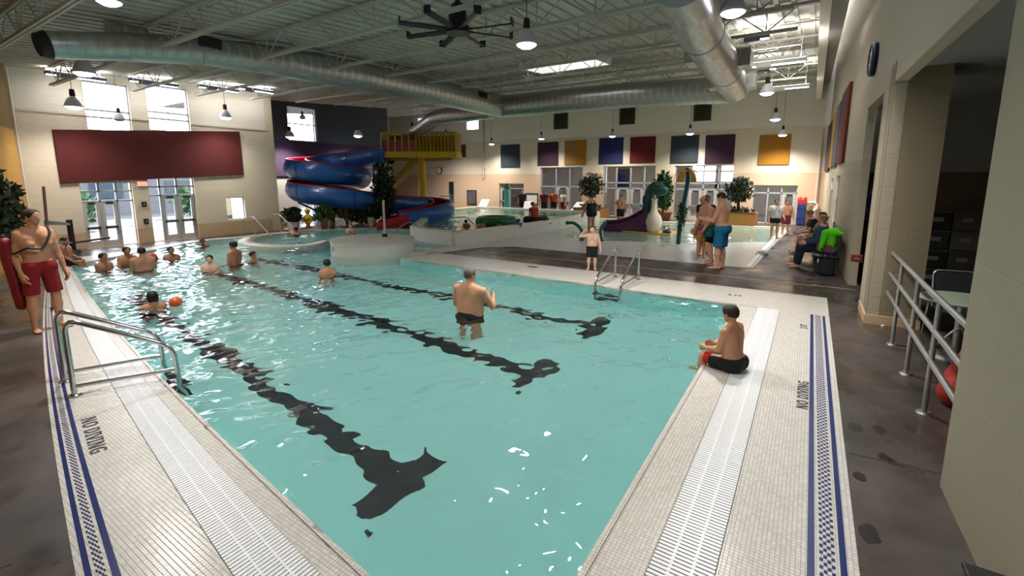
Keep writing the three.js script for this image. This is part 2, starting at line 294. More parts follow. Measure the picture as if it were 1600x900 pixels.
// storefront glazing: frame bars, panes, and doors with handles; cols/rows are edges in s and y
function glazing(name, F, cols, rows, doors = [], o = {}) {
  const w = struct(name), bw = o.bw ?? 0.05, fm = o.mat ?? M.frame, q = -0.12, inDoor = (i, j) => doors.some(([c, r]) => c === i && j < r);
  const bars = [];
  cols.forEach((s, i) => bars.push(wbox(F, s - bw / 2, s + bw / 2, rows[0], rows[rows.length - 1], q - 0.05, q + 0.03)));
  rows.forEach((y, j) => { for (let i = 0; i + 1 < cols.length; i++) if (!(inDoor(i, j) && inDoor(i, j - 1)) && !(j === 0 && inDoor(i, 0))) bars.push(wbox(F, cols[i], cols[i + 1], y - bw / 2, y + bw / 2, q - 0.05, q + 0.03)); });
  obj('window_frame', bars, fm, w);
  for (let i = 0; i + 1 < cols.length; i++) for (let j = 0; j + 1 < rows.length; j++) if (!inDoor(i, j)) obj('pane', wbox(F, cols[i] + bw / 2, cols[i + 1] - bw / 2, rows[j] + bw / 2, rows[j + 1] - bw / 2, q - 0.012, q - 0.006), M.glass, w);
  for (const [c, r] of doors) {
    const a = cols[c] + bw / 2 + 0.008, b = cols[c + 1] - bw / 2 - 0.008, y1 = rows[r] - bw / 2 - 0.008, st = Math.min(0.13, (b - a) * 0.2), mid = 0.92 * (y1 / 2.1);
    const d = new THREE.Group(); d.name = 'door_leaf'; w.add(d);
    obj('leaf_frame', [wbox(F, a, a + st, 0.01, y1, q - 0.03, q + 0.02), wbox(F, b - st, b, 0.01, y1, q - 0.03, q + 0.02), wbox(F, a + st, b - st, y1 - st, y1, q - 0.03, q + 0.02), wbox(F, a + st, b - st, 0.01, 0.2, q - 0.03, q + 0.02), wbox(F, a + st, b - st, mid - 0.05, mid + 0.05, q - 0.03, q + 0.02)], M.door, d);
    obj('door_pane', [wbox(F, a + st, b - st, 0.2, mid - 0.05, q - 0.01, q - 0.004), wbox(F, a + st, b - st, mid + 0.05, y1 - st, q - 0.01, q - 0.004)], M.glass, d);
    obj('push_bar', [wbox(F, a + 0.03, b - 0.03, mid - 0.02, mid + 0.02, q + 0.05, q + 0.09), wbox(F, a + 0.03, a + 0.09, mid - 0.03, mid + 0.03, q + 0.02, q + 0.06), wbox(F, b - 0.09, b - 0.03, mid - 0.03, mid + 0.03, q + 0.02, q + 0.06)], M.dark, d);
    obj('door_closer', wbox(F, lerp(a, b, 0.3), lerp(a, b, 0.75), y1 - st * 0.7, y1 - st * 0.7 + 0.06, q + 0.02, q + 0.09), M.dark, d);
  }
  return w;
}
const CY = (z) => 4.85 - 0.068 * z;                            // underside of the roof deck
const HL = [[4.66, 5.93, 0.005, 2.0], [6.36, 7.72, 0.005, 2.14], [8.72, 9.4, 0.57, 1.4], [5.04, 6.13, 3.56, 4.98], [6.6, 7.8, 3.68, 5.12]];
wall('wall_left', LEFT, 3.2, 10.45, [['wainscot', 0, 0.5, M.tan], ['lower_blockwork', 0.5, 3.98, M.cream], ['upper_blockwork', 3.98, 6.6, M.white]], 0.3, HL, [[3.95, 0.06, 0.03]]);
glazing('door_1', LEFT, [4.66, 5.1, 5.53, 5.93], [0.005, 1.42, 1.72, 2.0], [[0, 1], [1, 1]]);
glazing('door_2', LEFT, [6.36, 6.7, 7.2, 7.72], [0.005, 1.55, 1.84, 2.14], [[1, 1], [2, 1]]);
glazing('window_1', LEFT, [8.72, 9.4], [0.57, 1.4]);
glazing('window_2', LEFT, [5.04, 6.13], [3.56, 3.95, 4.16, 4.98]);
glazing('window_3', LEFT, [6.6, 7.8], [3.68, 4.07, 4.28, 5.12]);
// the alcove behind the slide
{
  const h = [[13.4, 14.95, 3.94, 5.56], [13.7, 14.6, 0.15, 0.95]];
  wall('wall_recess', REC, 10.2, 19.4, [['plinth', -0.35, 0.5, M.charcoal], ['lower_blockwork', 0.5, 2.15, M.grey], ['upper_blockwork', 2.15, 7.2, M.charcoal]], 0.3, h);
  glazing('window_4', REC, [13.4, 14.95], [3.94, 4.75, 5.56]); glazing('window_5', REC, [13.7, 14.15, 14.6], [0.15, 0.95]);
  const side = frameOf([-21.8, -10.45], [1, 0], [0, -1]); wall('wall_recess_side', { ...side, ry: 0 }, 0, 3.5, [['blockwork', -0.35, 7.2, M.cream]], -0.3, []);
  const jog = frameOf([-27, -19.4], [1, 0], [0, -1]); wall('wall_recess_back', { ...jog, ry: 0 }, 0, 5.5, [['blockwork', -0.35, 7.2, M.charcoal]], -0.3, []);
  const endF = frameOf([-26.8, 0], [0, -1], [1, 0]); wall('wall_far_side', endF, 19, 25.1, [['blockwork', -0.35, 7.4, M.cream]], 0.3, []);
}
const HF = [[-16.97, -15.12, 0.005, 1.76], [-13.95, -11.15, 0.005, 2.74], [-9.9, -6.98, 0.005, 2.75], [-6.0, -3.22, 0.005, 2.74], [-2.32, -0.53, 0.005, 1.78], [-19.55, -18.6, 5.25, 6.1], [-23.95, -23.4, 5.5, 6.3]];
wall('wall_far', FAR, -27.1, 0.9, [['wainscot', 0, 0.55, M.tan], ['lower_blockwork', 0.55, 2.35, wallMat(0xceb193)], ['middle_blockwork', 2.35, 4.34, M.cream], ['upper_blockwork', 4.34, 7.6, M.white]], 0.3, HF, [[4.32, 0.07, 0.04]]);
glazing('door_3', FAR, [-16.97, -16.2, -15.12], [0.005, 1.45, 1.76], [[0, 1]]);
glazing('window_6', FAR, [-13.95, -12.9, -12.0, -11.15], [0.005, 1.6, 2.74], [[1, 1]], { bw: 0.07 });
glazing('window_7', FAR, [-9.9, -9.15, -8.35, -7.6, -6.98], [0.005, 1.55, 1.85, 2.75], [[1, 1], [2, 1]], { bw: 0.07 });
glazing('window_8', FAR, [-6.0, -5.3, -4.6, -3.9, -3.22], [0.005, 1.55, 1.85, 2.74], [[1, 1], [2, 1]], { bw: 0.07 });
glazing('door_4', FAR, [-2.32, -1.7, -1.15, -0.53], [0.005, 1.42, 1.78], [[2, 1]], { bw: 0.07 });
glazing('window_9', FAR, [-19.55, -18.6], [5.25, 6.1]); glazing('window_10', FAR, [-23.95, -23.4], [5.5, 6.3]);
// right wall: s runs from the far corner towards the camera
const sOf = (z) => (z + 24.8) * rd / 20.7;
const HR = [[sOf(-11.3), sOf(-9.35), -0.05, 3.45], [sOf(-8.42), sOf(-4.12), -0.05, 3.45], [sOf(-20), sOf(-18.7), 0, 2.1], [sOf(-17.6), sOf(-16.2), 0.4, 2.2]];
wall('wall_right', RIGHT, -0.3, sOf(2.6), [['lower_blockwork', -0.05, 2.5, wallMat(0xb3a891)], ['upper_blockwork', 2.5, 8.0, wallMat(0xb8ae99)]], 0.14, HR, []);
glazing('door_5', RIGHT, [sOf(-20), sOf(-19.35), sOf(-18.7)], [0.005, 1.75, 2.1], [[0, 1], [1, 1]]);
glazing('window_11', RIGHT, [sOf(-17.6), sOf(-16.9), sOf(-16.2)], [0.4, 1.5, 2.2]);
{ // rooms behind the far and right walls, so that glass looks into something
  const back = struct('wall_corridor', [box(20.7, 4, 0.2, -16.6, 2, -30.2), box(5.5, 4, 0.2, 0, 2, -30.2), box(3.5, 1.9, 0.2, -4.5, 0.95, -30.2), box(3.5, 0.6, 0.2, -4.5, 3.3, -30.2), box(0.3, 2, 0.2, -4.75, 2, -30.2), box(3.5, 0.08, 0.2, -4.5, 2.5, -30.2), box(0.2, 4, 5.2, -27, 2, -27.6), box(0.2, 4, 5.2, 2.4, 2, -27.6)], M.grey);
  struct('ceiling_corridor', [box(30, 0.15, 5.3, -12, 3.4, -27.6)], M.white);
  struct('floor_corridor', [box(30, 0.3, 5.3, -12, -0.151, -27.6)], std(0x8a8378, 0.4));
  for (const [x, w, m] of [[-10.5, 0.9, M.blue], [-12.6, 0.5, std(0x2c3a55, 0.7)], [-7.9, 0.9, std(0x2a3558, 0.7)]]) obj('wall_panel', box(w, 1.2, 0.05, x, 2.1, -30.07), m, back);
  for (const x of [-15.5, -12.5, -8.4, -4.6, -1.6]) { const t = thing('ceiling_light', `flat white ceiling light in the corridor behind the far glass, ${x < -14 ? 'leftmost' : x < -10 ? 'second from left' : x < -6 ? 'middle' : x < -3 ? 'second from right' : 'rightmost'}`, 'light', [x, 3.28, -27.5], 0, 'corridor ceiling lights'); obj('frame', box(1.3, 0.05, 0.7, 0, 0, 0), M.alu, t); obj('diffuser', box(1.2, 0.02, 0.6, 0, -0.03, 0), glow(3, 3, 3.2), t); const r = new THREE.RectAreaLight(0xf4f8ff, 5, 1.2, 0.6); r.position.set(x, 3.22, -27.5); r.rotation.x = -PI / 2; r.name = 'ceiling_light_glow'; scene.add(r); }
  // alcove on the right: side walls, back wall with a pale band above, ceiling
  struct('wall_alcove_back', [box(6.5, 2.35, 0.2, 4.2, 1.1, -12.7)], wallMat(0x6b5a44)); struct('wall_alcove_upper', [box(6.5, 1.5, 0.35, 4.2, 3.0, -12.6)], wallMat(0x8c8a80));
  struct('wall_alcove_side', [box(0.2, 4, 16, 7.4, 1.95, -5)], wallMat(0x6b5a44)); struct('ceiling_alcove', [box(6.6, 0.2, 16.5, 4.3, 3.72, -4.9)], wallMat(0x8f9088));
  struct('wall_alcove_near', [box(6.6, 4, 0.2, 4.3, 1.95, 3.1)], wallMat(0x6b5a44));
}
const column = struct('column', [box(0.6, 3.75, 0.92, 1.135, 1.85, -8.885)], std(0x8d8269, 0.8, { bumpMap: blockBump, bumpScale: 0.0015 }));
obj('column_base', box(0.64, 0.14, 0.96, 1.135, 0.07, -8.885), M.tan, column);
// near-left wall, seen at a shallow angle
{
  const d = Math.hypot(6.5, 2.4), F = frameOf([-18.1, -3.45], [6.5 / d, 2.4 / d], [2.4 / d, -6.5 / d]), Fr = frameOf([-18.1 + 6.5 * 1.9, -3.45 + 2.4 * 1.9], [-6.5 / d, -2.4 / d], [2.4 / d, -6.5 / d]);
  const L = 1.9 * d; wall('wall_near', Fr, 0, L, [['lower_blockwork', -0.05, 3.4, M.ochre], ['upper_blockwork', 3.4, 6.5, wallMat(0x7d6434)]], 0.4, []);
  obj('corner_trim', wbox(Fr, L - 0.1, L, 0, 6, 0, 0.05), M.cream, scene.children[scene.children.length - 1]);
}
struct('wall_behind', [box(14, 7, 0.3, -1, 3.2, 4.2), box(0.3, 7, 4.5, -6.9, 3.2, 2.2)], M.cream);
// the near pillar's painted face
struct('pillar', wallBand(RIGHT, sOf(-4.12), sOf(2.4), 0, 5.5, -0.012, []), std(0x8f8a76, 0.8, { bumpMap: blockBump, bumpScale: 0.0012 }));
// roof: sloping steel deck with a skylight, an edge beam and a glazed slot along the right wall
{
  const P = (x, z) => v(x, CY(z), z), slab = (x0, x1, z0, z1) => { const g = new THREE.BoxGeometry(x1 - x0, 0.25, z0 - z1), m = (z0 + z1) / 2; g.rotateX(Math.atan(0.068)); return g.scale(1, 1, 1.0).translate((x0 + x1) / 2, CY(m) + 0.125, m); };
  const roof = struct('ceiling', [slab(-18.75, -8.05, 4.6, -25.3), slab(-27.2, -18.75, -10.25, -25.3), slab(-5.6, 0.25, 4.6, -25.3), slab(-8.05, -5.6, 4.6, -12.95), slab(-8.05, -5.6, -14.4, -25.3)], M.deckMetal);
  const ribs = []; for (let x = -27; x < 0; x += 0.3) { if (x < -18.5) ribs.push(beam([x, CY(-10.5) - 0.015, -10.5], [x, CY(-25) - 0.015, -25], 0.09, 0.04)); else if (x > -8.1 && x < -5.5) { for (const [a, b] of [[4.4, -12.9], [-14.45, -25]]) ribs.push(beam([x, CY(a) - 0.015, a], [x, CY(b) - 0.015, b], 0.09, 0.04)); } else ribs.push(beam([x, CY(4.4) - 0.015, 4.4], [x, CY(-25) - 0.015, -25], 0.09, 0.04)); }
  stuff(obj('deck_ribs', ribs, M.deckMetal, roof));
  const sky = struct('skylight', [beam([-8.05, CY(-12.95) + 0.15, -12.95], [-8.05, CY(-14.4) + 0.15, -14.4], 0.06, 0.7), beam([-5.6, CY(-12.95) + 0.15, -12.95], [-5.6, CY(-14.4) + 0.15, -14.4], 0.06, 0.7), box(2.5, 0.7, 0.06, -6.82, CY(-12.95) + 0.15, -12.95), box(2.5, 0.7, 0.06, -6.82, CY(-14.4) + 0.15, -14.4)], M.white);
  obj('pane', box(2.45, 0.02, 1.5, -6.82, 6.25, -13.68), phys(0xffffff, 0.5, { transmission: 0.6, thickness: 0 }), sky);
  struct('beam_right', [box(0.26, 0.55, 29.5, 0.16, 0, 0).applyMatrix4(new THREE.Matrix4().makeRotationX(Math.atan(0.068))).translate(0, CY(-10.2) - 0.05, -10.2)], std(0x8b8a84, 0.6));
  struct('wall_slot', [box(0.2, 3.4, 30, -0.06, 7.2, -10.2)], M.white);
  const slot = struct('skylight', [box(1.4, 0.08, 0.3, 0.5, 7.95, 4.2)], M.white);
  obj('pane', box(1.2, 0.02, 29.6, 0.5, 7.96, -10.4), phys(0xffffff, 0.4, { transmission: 0.7, thickness: 0 }), slot);
}
// ---------- lamps, ducts, fan, roof joists ----------
const shadeMat = phys(0xd6d6e2, 0.3, { transmission: 0.0 }), lensMat = glow(9, 9, 11);
let lampProto;
function pendant(x, y, z, dia, label, group, on = LAMP) {
  let t;
  const top = CY(z) - 0.02 - y, S = dia / 0.46;
  if (!lampProto) {
    t = thing('pendant_lamp', label, 'lamp', [x, y, z], 0, group);
    obj('shade', lathe([[0.2, 0], [0.23, 0.01], [0.22, 0.06], [0.16, 0.2], [0.1, 0.29], [0.07, 0.31], [0.065, 0.29], [0.15, 0.18], [0.2, 0.05], [0.19, 0.0]]), shadeMat, t);
    obj('ballast', [cyl(0.06, 0.075, 0.05, 0, 0.31, 0), cyl(0.075, 0.06, 0.16, 0, 0.36, 0)], M.dark, t);
    obj('lens', lathe([[0.0, -0.075], [0.12, -0.06], [0.2, -0.01], [0.212, 0.015], [0, 0.02]]), lensMat, t);
    obj('cord', cyl(0.008, 0.008, 1, 0, 0.52, 0, 6), M.dark, t);
    lampProto = t;
  } else { t = dup(lampProto, [x, y, z], 0, label, group); }
  t.userData.label = label;
  if (!on) for (const c of t.children) if (c.name === 'lens') c.material = std(0x9aa0b8, 0.4);
  if (on && t.children.every((c) => !c.isLight)) {
    const l = new THREE.SpotLight(0xfff8f0, on, 0, 1.25, 0.7, 2); l.position.set(x, y - 0.11 * S, z); l.target.position.set(x, 0, z); l.castShadow = true; l.shadow.radius = 8; l.name = 'lamp_light'; scene.add(l, l.target);
  }
  t.scale.set(S, S, S);
  for (const c of t.children) if (c.name === 'cord') { c.scale.y = (top / S - 0.52); c.position.y = 0.52 - 0.52 * c.scale.y; }
  return t;
}
const G1 = 'pendant lamps over the pool hall';
for (const [x, y, z, d, l, on] of [
  [-3.89, 4.17, -6.45, 0.34, 'bell pendant lamp hanging beside the black ceiling fan'],
  [-1.14, 4.44, -7.52, 0.36, 'large bell pendant lamp by the right duct, at the top of the picture'],
  [-1.54, 4.95, -18.28, 0.46, 'bell pendant lamp below the right elbow of the duct'],
  [-1.5, 4.5, -22.4, 0.42, 'upper of two close pendant lamps at the right end of the far wall'],
  [-1.25, 3.95, -23.6, 0.36, 'pendant lamp hanging in front of the yellow far-wall panel'],
  [-5.1, 4.2, -23.6, 0.38, 'pendant lamp in front of the slate panel on the far wall'],
  [-8.9, 4.24, -23.4, 0.34, 'pendant lamp in front of the navy panel on the far wall'],
  [-13.1, 4.3, -23.4, 0.34, 'pendant lamp in front of the plum panel on the far wall'],
  [-16.7, 4.15, -23.6, 0.34, 'pendant lamp left of the leftmost slate far-wall panel'],
  [-19.2, 4.5, -22.3, 0.46, 'pendant lamp just right of the yellow slide platform'],
  [-19.0, 4.62, -19.2, 0.46, 'pendant lamp hanging over the yellow slide platform'],
  [-20.2, 4.28, -16.45, 0.46, 'pendant lamp in front of the dark alcove wall, over the slide'],
  [-20.6, 4.0, -12.9, 0.42, 'pendant lamp low at the left edge of the alcove window'],
  [-20.9, 4.95, -13.8, 0.3, 'unlit pendant lamp silhouetted in the alcove window', 0],
  [-17.4, 4.2, -8.55, 0.4, 'pendant lamp right of the upper windows of the left wall'],
  [-17.6, 3.85, -5.6, 0.3, 'unlit pendant lamp silhouetted in the left upper window', 0],
  [-17.2, 4.05, -4.5, 0.42, 'pendant lamp left of the upper windows of the left wall'],
  [-9.0, 4.72, -2.92, 0.34, 'pendant lamp at the top edge above the left duct'],
  [-13.75, 4.42, -3.85, 0.42, 'bright pendant lamp hanging close under the left duct'],
]) pendant(x, y, z, d, l, G1, on === 0 ? 0 : LAMP * (x > -10 && z > -19 ? 1.15 : 1.6 * (d / 0.46) ** 2) * (x < -11 && z > -9 ? 0.35 : 1));
for (const [x, z, l] of [[-1.5, -2.5, 'bell pendant lamp above the near right corner of the pool'], [-5.4, -2.2, 'bell pendant lamp above the near-left NO DIVING mark']]) pendant(x, 4.65, z, 0.46, l, G1, LAMP * 0.65);

// round sheet-metal duct in a U, hung below the joists
{
  const t = thing('air_duct', 'long round galvanised air duct running round the hall under the roof', 'duct');
  const P1 = [[-10.9, 4.33, -2.63, 0.22], [-10.9, 4.54, -3.7, 0.25], [-10.9, 4.74, -4.95, 0.28], [-10.9, 4.88, -6.75, 0.33], [-10.9, 4.96, -9, 0.38], [-10.9, 5.0, -12.2, 0.42], [-10.9, 4.99, -15.5, 0.43]], P2 = [[-10.4, 4.97, -16, 0.43], [-8, 4.96, -16, 0.42], [-5.6, 4.95, -16, 0.41], [-2.7, 4.82, -16, 0.4]], P3 = [[-2.17, 4.78, -15.5, 0.4], [-2.0, 4.7, -12.5, 0.39], [-1.85, 4.65, -9, 0.37], [-1.6, 4.62, -6.4, 0.34]];
  const seg = (P, n) => { for (let i = 0; i + 1 < P.length; i++) { const [a, b] = [P[i], P[i + 1]]; obj('duct_run', bar(a.slice(0, 3), b.slice(0, 3), a[3], b[3], 40), M.duct, t); const q = v(...b.slice(0, 3)), d = q.clone().sub(v(...a.slice(0, 3))).setLength(0.03); obj('band', bar(q.clone().sub(d).toArray(), q.clone().add(d).toArray(), b[3] + 0.012, b[3] + 0.012, 40), M.alu, t); obj('hanger', bar([q.x, q.y + b[3] * 0.9, q.z], [q.x, CY(q.z), q.z], 0.012), M.alu, t); } };
  seg(P1); seg(P2); seg(P3);
  obj('elbow', pipe([[-10.9, 4.99, -15.2], [-10.88, 4.985, -15.75], [-10.68, 4.975, -15.98], [-10.2, 4.97, -16]], 0.435, 24, 40), M.duct, t);
  obj('elbow', pipe([[-3.0, 4.83, -16], [-2.45, 4.8, -15.97], [-2.22, 4.785, -15.75], [-2.16, 4.77, -15.2]], 0.405, 24, 40), M.duct, t);
  obj('end_cap', bar([-10.9, 4.33, -2.63], [-10.9, 4.3, -2.5], 0.225, 0.18, 40), M.dark, t);
  obj('ridge', [pipe([[-10.75, 4.99, -5], [-10.7, 5.22, -6.75], [-10.66, 5.3, -9], [-10.66, 5.36, -12], [-10.66, 5.36, -15]], 0.025, 30, 6)], M.alu, t);
  obj('damper', bar([-11.0, 4.78, -3.5], [-11.0, 4.86, -4.1], 0.2, 0.12, 14), M.duct, t);
  for (const [x, y, z, w] of [[-10.62, 4.88, -5.05, 0.42], [-10.5, 5.15, -14.3, 0.5]]) obj('grille', [box(0.06, 0.2, w, x, y, z)], M.dark, t);
  for (const [x, y, z] of [[-2.3, 4.72, -10.9], [-2.5, 4.8, -14.6], [-1.55, 4.75, -11.9], [-1.75, 4.8, -15.0]]) obj('take_off', [box(0.4, 0.36, 0.55, x, y, z)], M.duct, t);
  // branch that drops towards the slide tower
  const BR = [[-11.2, 4.88, -16.05], [-12.2, 4.8, -15.8], [-13.3, 4.75, -15.6], [-14.2, 4.66, -15.7], [-15.9, 4.36, -16.5], [-17.6, 4.0, -17.3]], u = thing('branch_duct', 'round duct branch dropping from the corner towards the yellow slide tower', 'duct');
  obj('duct_run', pipe(BR, 0.33, 50, 32, false, 0.3), M.duct, u);
  obj('ridge', pipe(BR.slice(0, 3).map(([x, y, z]) => [x + 0.12, y + 0.3, z + 0.12]), 0.025, 20, 6), M.alu, u);
}
// eight-bladed ceiling fan
{
  const hub = [-5.2, 4.58, -6.4], t = thing('ceiling_fan', 'huge black eight-bladed ceiling fan under the roof joists', 'fan', hub);
  obj('motor', [cyl(0.2, 0.2, 0.1, 0, -0.05, 0), cyl(0.13, 0.16, 0.2, 0, 0.05, 0), cyl(0.16, 0.1, 0.16, 0, 0.25, 0)], M.fan, t);
  obj('down_rod', [cyl(0.045, 0.045, 0.5, 0, 0.3, 0), box(0.35, 0.06, 0.35, 0, 0.72, 0)], M.fan, t);
  for (let k = 0; k < 8; k++) {
    const a = k * PI / 4 + 0.2, b = obj('blade', [tf(rbox(1.22, 0.025, 0.13, 0.01, 0.78, 0, 0), 0, 0, 0, 0, 0.25), box(0.26, 0.03, 0.05, 0.24, 0, 0)], M.fan, t);
    b.rotation.y = a; obj('winglet', tf(rbox(0.03, 0.12, 0.15, 0.01, 1.39, 0.03, 0), 0, 0, 0), M.fan, b);
  }
  for (const c of t.children) if (c.name === 'blade') c.scale.set(0.7, 1, 0.8);
}
// open-web roof joists across the hall
{
  const x0 = -18.1, x1 = 0.0, joist = (z, label) => {
    const y = CY(z) - 0.06, D = 0.45, t = thing('roof_joist', label, 'joist', [0, y, z], 0, 'open-web joists under the roof');
    if (jp) { for (const c of jp.children) t.add(c.clone()); return; }
    for (const s of [-0.03, 0.03]) { obj('top_chord', beam([x0, 0, s], [x1, 0, s], 0.04, 0.05), M.truss, t); obj('bottom_chord', beam([x0 + 0.5, -D, s], [x1 - 0.5, -D, s], 0.04, 0.05), M.truss, t); }
    const n = 30, dx = (x1 - x0 - 1) / n;
    for (let i = 0; i < n; i++) {
      const a = x0 + 0.5 + dx * i; obj('web', bar([a, i % 2 ? -D : 0, 0], [a + dx, i % 2 ? 0 : -D, 0], 0.014, 0.014, 6), M.truss, t);
      if (i % 2 === 1) obj('web', bar([a, -D, 0], [a, 0, 0], 0.012, 0.012, 6), M.truss, t);
    }
    jp = t;
  };
  let jp = null; const nth = ['first', 'second', 'third', 'fourth', 'fifth', 'sixth', 'seventh', 'eighth', 'ninth', 'tenth', 'eleventh', 'twelfth', 'thirteenth'];
  for (let i = 0; i < 13; i++) joist(-2.4 - i * 1.8, `grey open-web steel joist, ${nth[i]} of the row counting from the near end`);
}
// ---------- fittings on the walls ----------
function wallQuad(name, F, c, q, m, label, category, group) {   // c: [s, y] of bottom-left, bottom-right, top-right, top-left
  const sh = new THREE.Shape(c.map(([s, y]) => new THREE.Vector2(s, y))), g = new THREE.ExtrudeGeometry(sh, { depth: q - 0.02, bevelEnabled: true, bevelSize: 0.01, bevelThickness: 0.01, bevelSegments: 1, curveSegments: 1 });
  g.applyMatrix4(new THREE.Matrix4().makeBasis(v(F.d[0], 0, F.d[1]), v(0, 1, 0), v(F.n[0], 0, F.n[1])).setPosition(F.o[0] + F.n[0] * 0.011, 0, F.o[1] + F.n[1] * 0.011));
  return tag(obj(name, g, m), label, category, group);
}
const rect = (s0, s1, y0, y1) => [[s0, y0], [s1, y0], [s1, y1], [s0, y1]];
wallQuad('acoustic_panel', LEFT, [[4.25, 1.98], [9.4, 2.26], [9.4, 3.84], [4.25, 3.48]], 0.07, M.cotton(0x561613), 'very wide dark red acoustic panel on the left wall between window rows', 'wall panel');
wallQuad('acoustic_panel', REC, rect(11.9, 18.3, 2.2, 3.86), 0.07, M.cotton(0x3c2a40), 'wide dark plum panel in the alcove behind the slide', 'wall panel');
const GP = 'square acoustic panels along the far wall';
for (const [s0, s1, y0, y1, c, l] of [
  [-21.37, -19.66, 3.5, 4.3, 0x5a4b35, 'tan panel just right of the slide platform on the far wall'], [-16.8, -15.41, 2.78, 4.16, 0x39454d, 'slate grey panel, leftmost slate one on the far wall'],
  [-14.1, -12.73, 2.86, 4.21, 0x46283c, 'plum panel left of the two-tone gold one on the far wall'], [-10.16, -8.79, 2.9, 4.28, 0x232f66, 'navy blue panel on the far wall beside the red one'],
  [-8.38, -7.05, 2.92, 4.26, 0x7c1f1e, 'dark red panel on the far wall beside the navy one'], [-6.23, -4.91, 2.88, 4.22, 0x3a464c, 'slate grey panel above the right storefront window'],
  [-4.57, -3.27, 2.82, 4.18, 0x4a2c46, 'plum panel right of the slate one above the storefront window'], [-2.21, -0.97, 2.73, 4.07, 0xc8891d, 'bright yellow panel at the right end of the far wall'],
]) wallQuad('acoustic_panel', FAR, rect(s0, s1, y0, y1), 0.06, M.cotton(new THREE.Color(c).multiplyScalar(0.7)), l, 'wall panel', GP);
{
  const t = thing('acoustic_panel', 'two-tone gold panel on the far wall, tan at its left half', 'wall panel', [0, 0, 0], 0, GP);
  obj('panel_half', wbox(FAR, -12.3, -11.58, 2.87, 4.24, 0, 0.06), M.cotton(0xa67c3c), t); obj('panel_half', wbox(FAR, -11.575, -10.95, 2.87, 4.24, 0, 0.06), M.cotton(0xb97b17), t);
}
for (const [z0, z1, y0, y1, c, l] of [[-15.3, -17.6, 2.55, 4.6, 0x6b2320, 'dark red panel on the right wall, nearest of four'], [-17.9, -19.6, 2.5, 4.5, 0x4a4f66, 'slate blue panel on the right wall between red and yellow'], [-19.9, -21.3, 2.5, 4.4, 0xc08a2a, 'yellow panel on the right wall'], [-21.6, -24.3, 2.4, 4.3, 0x4a2f3c, 'plum panel on the right wall, farthest of four']])
  wallQuad('acoustic_panel', RIGHT, rect(sOf(z1), sOf(z0), y0, y1), 0.07, M.cotton(c), l, 'wall panel', 'acoustic panels along the right wall');
for (const [s0, s1, y0, y1, l] of [[-13.04, -12.15, 4.93, 5.82, 'dark square louvred opening high on the far wall, left of three'], [-9.04, -8.2, 4.95, 5.8, 'dark square louvred opening high on the far wall, middle of three'], [-5.23, -4.41, 4.9, 5.75, 'dark square louvred opening high on the far wall, right of three']]) {
  const t = thing('wall_louvre', l, 'vent', [0, 0, 0], 0, 'louvred openings high on the far wall');
  obj('backing', wbox(FAR, s0, s1, y0, y1, 0, 0.01), std(0x23241a, 0.8), t);
  obj('frame', [wbox(FAR, s0, s0 + 0.05, y0, y1, 0, 0.06), wbox(FAR, s1 - 0.05, s1, y0, y1, 0, 0.06), wbox(FAR, s0, s1, y0, y0 + 0.05, 0, 0.06), wbox(FAR, s0, s1, y1 - 0.05, y1, 0, 0.06)], std(0x4a4a34, 0.6), t);
  for (let i = 0; i < 6; i++) { const y = y0 + 0.1 + i * (y1 - y0 - 0.15) / 6; obj('slat', wbox(FAR, s0 + 0.05, s1 - 0.05, y, y + 0.03, 0.012, 0.05), std(0x55553c, 0.6), t); }
}
function clock(F, s, y, r, label, rim) {
  const t = thing('wall_clock', label, 'clock', F.P(s, y, 0.0), F.ry);
  const put = (n, g, m) => obj(n, g.rotateX(PI / 2), m, t);
  put('rim', lathe([[0, 0], [r, 0], [r, 0.08], [r * 0.9, 0.1], [r * 0.88, 0.07], [0, 0.07]], 40), rim); put('face', new THREE.CylinderGeometry(r * 0.88, r * 0.88, 0.012, 40).translate(0, 0.072, 0), std(0xf2f0ea, 0.4));
  for (let i = 0; i < 12; i++) { const a = i * PI / 6; obj('hour_mark', box(0.02, 0.006, 0.06, 0, 0, 0).translate(0, 0.08, -r * 0.75).rotateY(a).rotateX(PI / 2), M.black, t); }
  put('hand', tf(box(0.02, 0.006, r * 0.5, 0, 0.085, -r * 0.22), 0, 0, 0, 1.0), M.black); put('hand', tf(box(0.015, 0.006, r * 0.7, 0, 0.09, -r * 0.3), 0, 0, 0, -2.2), M.black);
}
clock(RIGHT, sOf(-10.9), 4.25, 0.29, 'round wall clock with dark rim high on the right wall', std(0x141d38, 0.4));
clock(FAR, -22.0, 2.62, 0.24, 'small round clock on the far wall right of the slide column', M.dark);
{
  const t = thing('notice_board', 'small framed white board on the far wall left of the storefront', 'notice board');
  obj('frame', [wbox(FAR, -14.98, -14.06, 0.48, 0.54, 0, 0.05), wbox(FAR, -14.98, -14.06, 1.12, 1.18, 0, 0.05), wbox(FAR, -14.98, -14.92, 0.54, 1.12, 0, 0.05), wbox(FAR, -14.12, -14.06, 0.54, 1.12, 0, 0.05)], M.dark, t); obj('sheet', wbox(FAR, -14.92, -14.12, 0.54, 1.12, 0, 0.02), std(0xdcd8cc, 0.6), t);
  const p = thing('poster', 'dark poster in a frame on the far wall right of the slide runout', 'poster');
  obj('frame', wbox(FAR, -19.6, -18.8, 0.3, 1.3, 0, 0.04), M.dark, p); obj('sheet', wbox(FAR, -19.54, -18.86, 0.36, 1.24, 0.03, 0.045), tstd(), p);
}
function tstd() { return std(0xffffff, 0.5, { map: tex(64, 1, (x, y) => { const a = fbm(x * 6, y * 6, 6, 91); return [0.22 + 0.25 * a, 0.2 + 0.22 * a, 0.24 + 0.2 * a]; }) }); }
